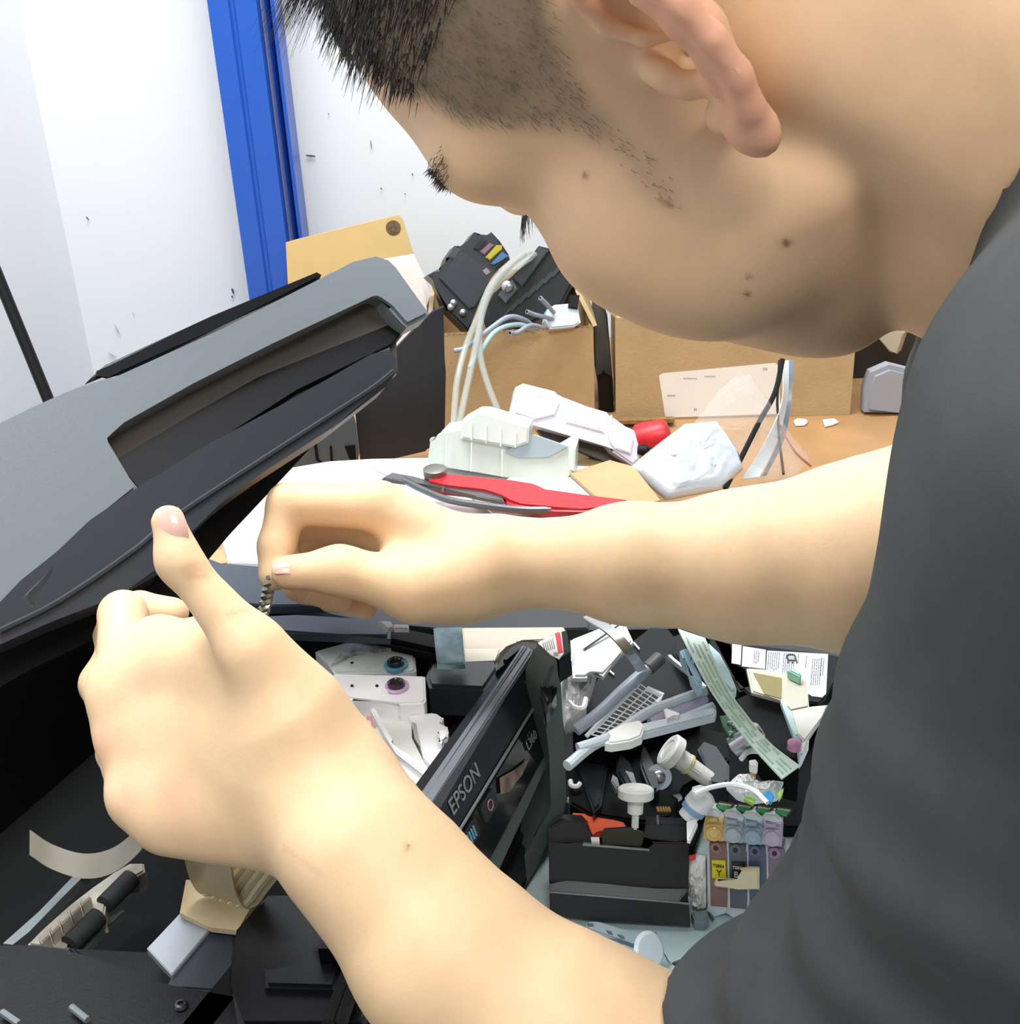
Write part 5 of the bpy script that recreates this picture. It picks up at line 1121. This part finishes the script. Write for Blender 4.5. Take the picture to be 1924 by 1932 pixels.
# ---- skin
def skin_mat():
    m = bpy.data.materials.new('skin'); m.use_nodes = True; nt = m.node_tree; b = nt.nodes['Principled BSDF']
    at = nt.nodes.new('ShaderNodeAttribute'); at.attribute_name = 'tint'
    tc = nt.nodes.new('ShaderNodeTexCoord')
    n = nt.nodes.new('ShaderNodeTexNoise'); n.inputs['Scale'].default_value = 45; n.inputs['Detail'].default_value = 5
    nt.links.new(tc.outputs['Object'], n.inputs['Vector'])
    mp = nt.nodes.new('ShaderNodeMapRange'); mp.inputs[1].default_value = .3; mp.inputs[2].default_value = .7; mp.inputs[3].default_value = .93; mp.inputs[4].default_value = 1.05
    nt.links.new(n.outputs['Fac'], mp.inputs[0])
    mx = nt.nodes.new('ShaderNodeMix'); mx.data_type = 'RGBA'; mx.blend_type = 'MULTIPLY'; mx.inputs[0].default_value = 1
    nt.links.new(at.outputs['Color'], mx.inputs[6]); nt.links.new(mp.outputs[0], mx.inputs[7])
    nt.links.new(mx.outputs[2], b.inputs['Base Color'])
    b.inputs['Roughness'].default_value = .52; b.inputs['Specular IOR Level'].default_value = .35
    b.inputs['Subsurface Weight'].default_value = .25; b.inputs['Subsurface Scale'].default_value = .006; b.inputs['Subsurface Radius'].default_value = (1, .4, .2)
    n2 = nt.nodes.new('ShaderNodeTexNoise'); n2.inputs['Scale'].default_value = 650; n2.inputs['Detail'].default_value = 2
    nt.links.new(tc.outputs['Object'], n2.inputs['Vector'])
    bp = nt.nodes.new('ShaderNodeBump'); bp.inputs['Strength'].default_value = .08; bp.inputs['Distance'].default_value = .0008
    nt.links.new(n2.outputs['Fac'], bp.inputs['Height']); nt.links.new(bp.outputs['Normal'], b.inputs['Normal'])
    return m
SKIN = skin_mat()
def inpoly(x, y, poly):
    r = np.zeros(len(x), bool); j = len(poly)-1
    for i in range(len(poly)):
        xi, yi = poly[i]; xj, yj = poly[j]
        c = ((yi > y) != (yj > y)) & (x < (xj-xi)*(y-yi)/(yj-yi+1e-12)+xi); r ^= c; j = i
    return r
def pdist(x, y, poly):
    """signed distance to polygon, negative inside"""
    d = np.full(len(x), 9.0)
    for i in range(len(poly)):
        a = np.array(poly[i-1]); b = np.array(poly[i]); ba = b-a
        t = np.clip(((x-a[0])*ba[0]+(y-a[1])*ba[1])/(ba@ba+1e-12), 0, 1)
        d = np.minimum(d, np.hypot(x-a[0]-t*ba[0], y-a[1]-t*ba[1]))
    return np.where(inpoly(x, y, poly), -d, d)
# hair area on the side of the head, (forward, up) in head space: forehead corner, temple, sideburn, round the ear, nape
HAIRP = [(.086, .125), (.080, .112), (.0700, .0976), (.0735, .085), (.0676, .072), (.061, .060), (.0575, .0455), (.050, .036), (.043, .0257), (.036, .018), (.0325, .006), (.0335, -.006), (.035, -.018), (.0315, -.0275), (.0265, -.018), (.0245, -.006), (.0230, .007), (.0215, .015), (.0185, .022), (.0133, .0287), (.0057, .0366), (-.005, .046), (-.026, .046), (-.040, .018), (-.055, -.035), (-.13, -.04), (-.14, .17), (.09, .17)]
def skin_cols(me, V):
    base = np.array(lin((232, 198, 158))); col = np.tile(base, (len(V), 1))
    p = (V-HT)@HM; ay = np.abs(p[:, 1])
    isH = (np.abs(p[:, 0]) < .13) & (ay < .105) & (p[:, 2] > -.12) & (p[:, 2] < .15)
    def blend(wt, c): 
        nonlocal col
        wt = np.clip(wt, 0, 1)[:, None]; col = col*(1-wt)+np.array(lin(c))*wt
    rng = np.random.default_rng(3)
    # face a touch browner than the arms
    blend(isH*.35, (222, 176, 142))
    def spot(c, r, colr, s=1.0):
        d = np.linalg.norm(V-np.array(c), axis=1); blend(s*np.exp(-(d/r)**2*1.2), colr)
    # pink ears
    e = isH & (ay > .079) & (p[:, 0] < .012); blend(e*.48*np.clip((ay-.078)/.008, 0, 1), (226, 150, 130))
    # cropped hair: scalp shows through
    d = pdist(p[:, 0], p[:, 2], HAIRP)
    dens = np.clip((.003-d)/.008, 0, 1)*isH*(ay < .0795)
    dens = dens*np.clip((p[:, 2]+.03)/.07, .4, 1)
    blend(dens*.74, (104, 94, 80))
    # shaved stubble on jaw and chin, lips
    st = isH*np.clip(1-np.hypot((p[:, 0]-.05)/.055, (p[:, 2]+.075)/.032), 0, 1); blend(st*.35, (150, 128, 108))
    lp = isH*(np.abs(p[:, 2]+.0475) < .010)*(ay < .022)*(p[:, 0] > .085); blend(lp*.7, (196, 112, 104))
    # eyebrow skin tone, far and near
    # moles, at their places on face and arm
    for c, r in MOLES: spot(c, r, (92, 50, 36), .9)
    for c in CREASE_SHADE: spot(c, .0012, (190, 140, 108), .3)  # crease shade put into the skin colour, the mesh has no grooves
    for c in KNUCK: spot(c, .010, (232, 170, 146), .45)
    for c in NAILS: spot(c, .0068, (226, 160, 146), .75)
    ca = me.color_attributes.new('tint', 'FLOAT_COLOR', 'POINT')
    ca.data.foreach_set('color', np.c_[col, np.ones(len(col))].astype(np.float32).ravel())
def cast(u, v, d0, f, n=60):
    """first point of the body along the view line"""
    r = ray(u, v); d = d0
    for _ in range(n):
        x = f((CAM+d*r)[None, :])[0]
        if x < .0003: break
        d += x*.9/np.linalg.norm(r)
    return CAM+d*r
def handarm(p): return smin(smin(armL(p), palmL(p), .02), thumbL(p), .014)
MOLES = [(cast(u, v, .2, head_sdf), r) for u, v, r in ((1483, 459, .0016), (1407, 556, .0012), (1104, 332, .0011), (1676, 500, .0010), (1672, 370, .0010), (1410, 525, .0008), (1258, 385, .001))]
MOLES += [(cast(770, 1597, .3, handarm), .0012), (cast(835, 1362, .3, handarm), .001), (P(1725, 85, .30), .001)]
KNUCK = [cast(u, v, .3, handarm) for u, v in ((322, 1500), (190, 1395), (240, 1500), (262, 1285))]
CREASE_SHADE = [cast(u, v, .3, handarm) for u0, v0, u1, v1 in ((345, 1068, 398, 1062), (350, 1078, 405, 1072), (352, 1090, 392, 1086), (425, 1160, 470, 1150), (535, 1600, 600, 1645)) for u, v in ((u0+(u1-u0)*t/9, v0+(v1-v0)*t/9) for t in range(10))]
NAILS = [cast(322, 985, .3, thumbL), cast(536, 1066, .5, thumbR)]
PERS = empty('person', (.62, .42, 0.0), 'person in a charcoal t-shirt leaning over an open printer, head bowed, both hands working', 'person')
body = surfnet(G_BODY, .0019, 'body', SKIN, PERS, skin_cols)
def adopt(o, par=PERS): o.parent = par; o.matrix_parent_inverse = par.matrix_basis.inverted(); return o
adopt(body)
# ---- nails
def nail(name, c, ydir, ndir, L, W, parent):
    y = nrm(ydir); n = nrm(np.array(ndir)-y*np.dot(ndir, y)); x = np.cross(y, n); b = MB(); g = []
    for i in range(9):
        t = i/8*2-1; row = []
        for j in range(9):
            s_ = j/8*2-1; wx = W*(1-.35*max(0, t)**3-.15*max(0, -t)**3)*s_
            row.append(b.bm.verts.new(tuple(np.array(c)+y*L*t+x*wx+n*(-.0020*s_*s_-.0009*t*t*(1 if t > 0 else 1.6)))))
        g.append(row)
    for i in range(8):
        for j in range(8): b.bm.faces.new([g[i][j], g[i+1][j], g[i+1][j+1], g[i][j+1]])
    return b.build(name, mat('nail', (232, 184, 168), .25, coat=.5), parent)
cN = cast(325, 990, .3, thumbL); vN = nrm(CAM-cN)
n1 = nail('thumbnail', cN+vN*.0014, TL[3]-TL[2], vN+nrm(RT)*-.15, .0066, .0050, PERS)
cN = cast(534, 1064, .5, thumbR); vN = nrm(CAM-cN)
n2 = nail('thumbnail', cN+vN*.0004, TR[3]-TR[2], vN-DN*.9, .0056, .0048, PERS)
# ---- shirt
def wr(p, s, a, sh=(0, 0, 0)):
    q = p*s+np.array(sh); return a*(np.sin(q[:, 0]+1.7*np.sin(q[:, 1]*.7))*np.sin(q[:, 2]*1.3+q[:, 1]))
HEML = (P(1238, 1880, .48), nrm(P(1560, 1800, .45)-P(1238, 1880, .48)))
HEMR = (P(1622, 1040, .66), nrm(P(1800, 1030, .65)-P(1610, 1045, .66)))
def shirt(p):
    a = lset(p, [('s0 s1 s2 s3', .03, 0), ('s4 s5', .03, .03)]); b_ = lk(p, 'q0 q1 q2', .03)
    d = lset(p, [('s0 q0', .05, 0), ('c0 c1', .05, .03), ('c2 c3', .05, .03), ('c4 c5', .05, .03)])
    d = smin(d, cone(p, CH, BEL, .12, .15), .03)
    a = np.maximum(a, -(p-HEML[0])@HEML[1]); a = np.maximum(a, -(armL(p)-.0035))
    b_ = np.maximum(b_, -(p-HEMR[0])@HEMR[1]); b_ = np.maximum(b_, -(armR(p)-.003))
    d = smin(d, smin(a, b_, .03), .03)
    t1 = (p-SL)@nrm(EL-SL)
    d = d+wr(p, 34, .0014)+wr(p, 17, .0030, (1, 2, 3))+.0030*np.sin(t1*150+6*np.sin(p[:, 1]*16))*np.clip((t1-.08)/.1, 0, 1)
    d = np.maximum(d, -(neck(p)-.0005))
    d = np.maximum(d, -(head_sdf(p)-.004))
    return d
CLOTH = mat('charcoal_cotton', (62, 66, 68), .9, noise=.12, nscale=60, bump=.12, bscale=2500)
_b = bb([SL, SR, CH, BEL, W3['s3'], P(1200, 1950, .48), P(1600, 1040, .66)], .10)
adopt(surfnet([(shirt, *_b, .01)], .003, 'shirt', CLOTH, PERS, relax=1))
# ---- hair: short strands rooted on the scalp
def strands(name, roots, dirs, lens, rad, m, bend, seed=1, seg=3):
    rng = np.random.default_rng(seed); n = len(roots); V_, F_ = [], []
    d = dirs/np.linalg.norm(dirs, axis=1)[:, None]
    h = np.where(np.abs(d[:, 2:3]) < .9, np.array([[0, 0, 1.0]]), np.array([[1.0, 0, 0]])); e1 = np.cross(d, h); e1 /= np.linalg.norm(e1, axis=1)[:, None]; e2 = np.cross(d, e1)
    pts = []
    for k in range(seg+1):
        t = k/seg; c = roots+d*(lens*t)[:, None]+bend*(lens*t*t)[:, None]; r = rad*(1-t*.85)
        for a in range(3):
            an = a*2*math.pi/3; pts.append(c+(e1*math.cos(an)+e2*math.sin(an))*r)
    A = np.stack(pts, 1).reshape(-1, 3); per = 3*(seg+1); base = np.arange(n)[:, None]*per; fs = []
    for k in range(seg):
        for a in range(3):
            b_ = (a+1) % 3; fs.append(np.concatenate([base+k*3+a, base+k*3+b_, base+(k+1)*3+b_, base+(k+1)*3+a], 1))
    Q = np.concatenate(fs); me = bpy.data.meshes.new(name); me.vertices.add(len(A)); me.vertices.foreach_set('co', A.astype(np.float32).ravel())
    me.loops.add(len(Q)*4); me.loops.foreach_set('vertex_index', Q.astype(np.int32).ravel()); me.polygons.add(len(Q)); me.polygons.foreach_set('loop_start', np.arange(0, len(Q)*4, 4, dtype=np.int32))
    me.update(calc_edges=True); me.materials.append(m); o = bpy.data.objects.new(name, me); link(o); return adopt(o)
BV = np.zeros(len(body.data.vertices)*3, np.float32); body.data.vertices.foreach_get('co', BV); BV = BV.reshape(-1, 3).astype(float)
BN = np.zeros(len(body.data.vertices)*3, np.float32); body.data.vertices.foreach_get('normal', BN); BN = BN.reshape(-1, 3).astype(float)
LP = (BV-HT)@HM; LN = BN@HM; rg_ = np.random.default_rng(5)
PDH = np.full(len(BV), 9.0); near_ = (np.abs(LP) < .16).all(1); PDH[near_] = pdist(LP[near_, 0], LP[near_, 2], HAIRP)
ayy = np.abs(LP[:, 1])
HAIRM = mat('black_hair', (38, 34, 32), .5); HAIRB = mat('buzz_hair', (98, 88, 75), .7)
def pick(mask, n): i = np.where(mask)[0]; i = rg_.choice(i, n); return BV[i]+rg_.normal(0, .0006, (n, 3)), LP[i], LN[i]
# long top hair, combed forward and hanging down over the brow
topm = (PDH < 0) & (LP[:, 2] > .058) & (ayy < .083)
topm &= (LP[:, 2]-.058) > np.clip((.066-LP[:, 0])*0.02, 0, 1)
R_, l_, n_ = pick(topm & (LP[:, 2] > .064-.0*LP[:, 0]), 9000)
wl = np.clip((l_[:, 2]-.060)/.030, 0.12, 1)
dl = n_*.30+np.array([.70, 0, -.35])+rg_.normal(0, .16, l_.shape); lens = (.0035+.0065*wl)*rg_.uniform(.6, 1.2, len(wl))
strands('hair', R_, dl@HM.T, lens, .00028, HAIRM, np.array([-.15, .05, -.35]))
R_, l_, n_ = pick((PDH < -.001) & (ayy < .0835) & (LP[:, 2] > -.028) & (LP[:, 2] < .085), 9000)
dl = n_*.5+np.array([-.25, 0, -.85])+rg_.normal(0, .15, l_.shape)
w_ = np.clip((l_[:, 2]+.02)/.07, .25, 1)
strands('side_hair', R_, dl@HM.T, (.0022+.0030*w_)*rg_.uniform(.6, 1.2, len(w_)), .00010, HAIRB, np.zeros(3), 2, 2)
# fringe locks at the front
fm = (np.abs(LP[:, 1]) < .045) & (LP[:, 0] > .062) & (LP[:, 2] > .098) & (PDH < .012)
R_, l_, n_ = pick(fm, 2600)
dl = n_*.30+np.array([.50, 0, -.75])+rg_.normal(0, .10, l_.shape)
strands('fringe', R_, dl@HM.T, .0065*rg_.uniform(.4, 1.2, len(R_)), .00030, HAIRM, np.array([-.1, .05, -.3]), 3, 4)
fm = (np.abs(LP[:, 1]) < .05) & (LP[:, 0] > .058) & (LP[:, 2] > .112) & (PDH < .02)
R_, l_, n_ = pick(fm & (LP[:, 2] > .124) & (LP[:, 1] > -.01), 260)
dl = n_*.6+np.array([.75, 0, -.35])+rg_.normal(0, .10, l_.shape)
strands('fringe', R_, dl@HM.T, .032*rg_.uniform(.5, 1.15, len(R_)), .00030, HAIRM, np.array([-.1, .05, -.35]), 7, 4)
# eyebrows and lashes, both sides
em = (LP[:, 0] > .068) & (np.abs(LP[:, 2]-(.046-.10*np.clip(ayy-.045, 0, 1))) < .0035) & (ayy > .014) & (ayy < .066) & near_
for sg in (1, -1):
  R_, l_, n_ = pick(em & (LP[:, 1]*sg > 0), 350)
  dl = n_*.35+np.c_[np.full(len(l_), -.1), np.sign(l_[:, 1])*.8, np.full(len(l_), -.25)]+rg_.normal(0, .15, l_.shape)
  strands('eyebrow', R_, dl@HM.T, .0045*rg_.uniform(.6, 1.1, len(R_)), .00018, HAIRM, np.zeros(3), 4, 2)
for sg in (1, -1):
    t = np.linspace(-1, 1, 46); roots = np.array([H((.0885-.010*abs(a)**2-.004*a, sg*(.0347+.0125*a), .0165-.0015*a)) for a in t])
    dirs = np.array([HM@np.array([.75, sg*(.35*a+.25), -.55]) for a in t])+rg_.normal(0, .10, (46, 3))
    strands('eyelashes', roots, dirs, .0095*rg_.uniform(.75, 1.1, 46), .00022, HAIRM, np.array([0, 0, -.15]), 6, 3)
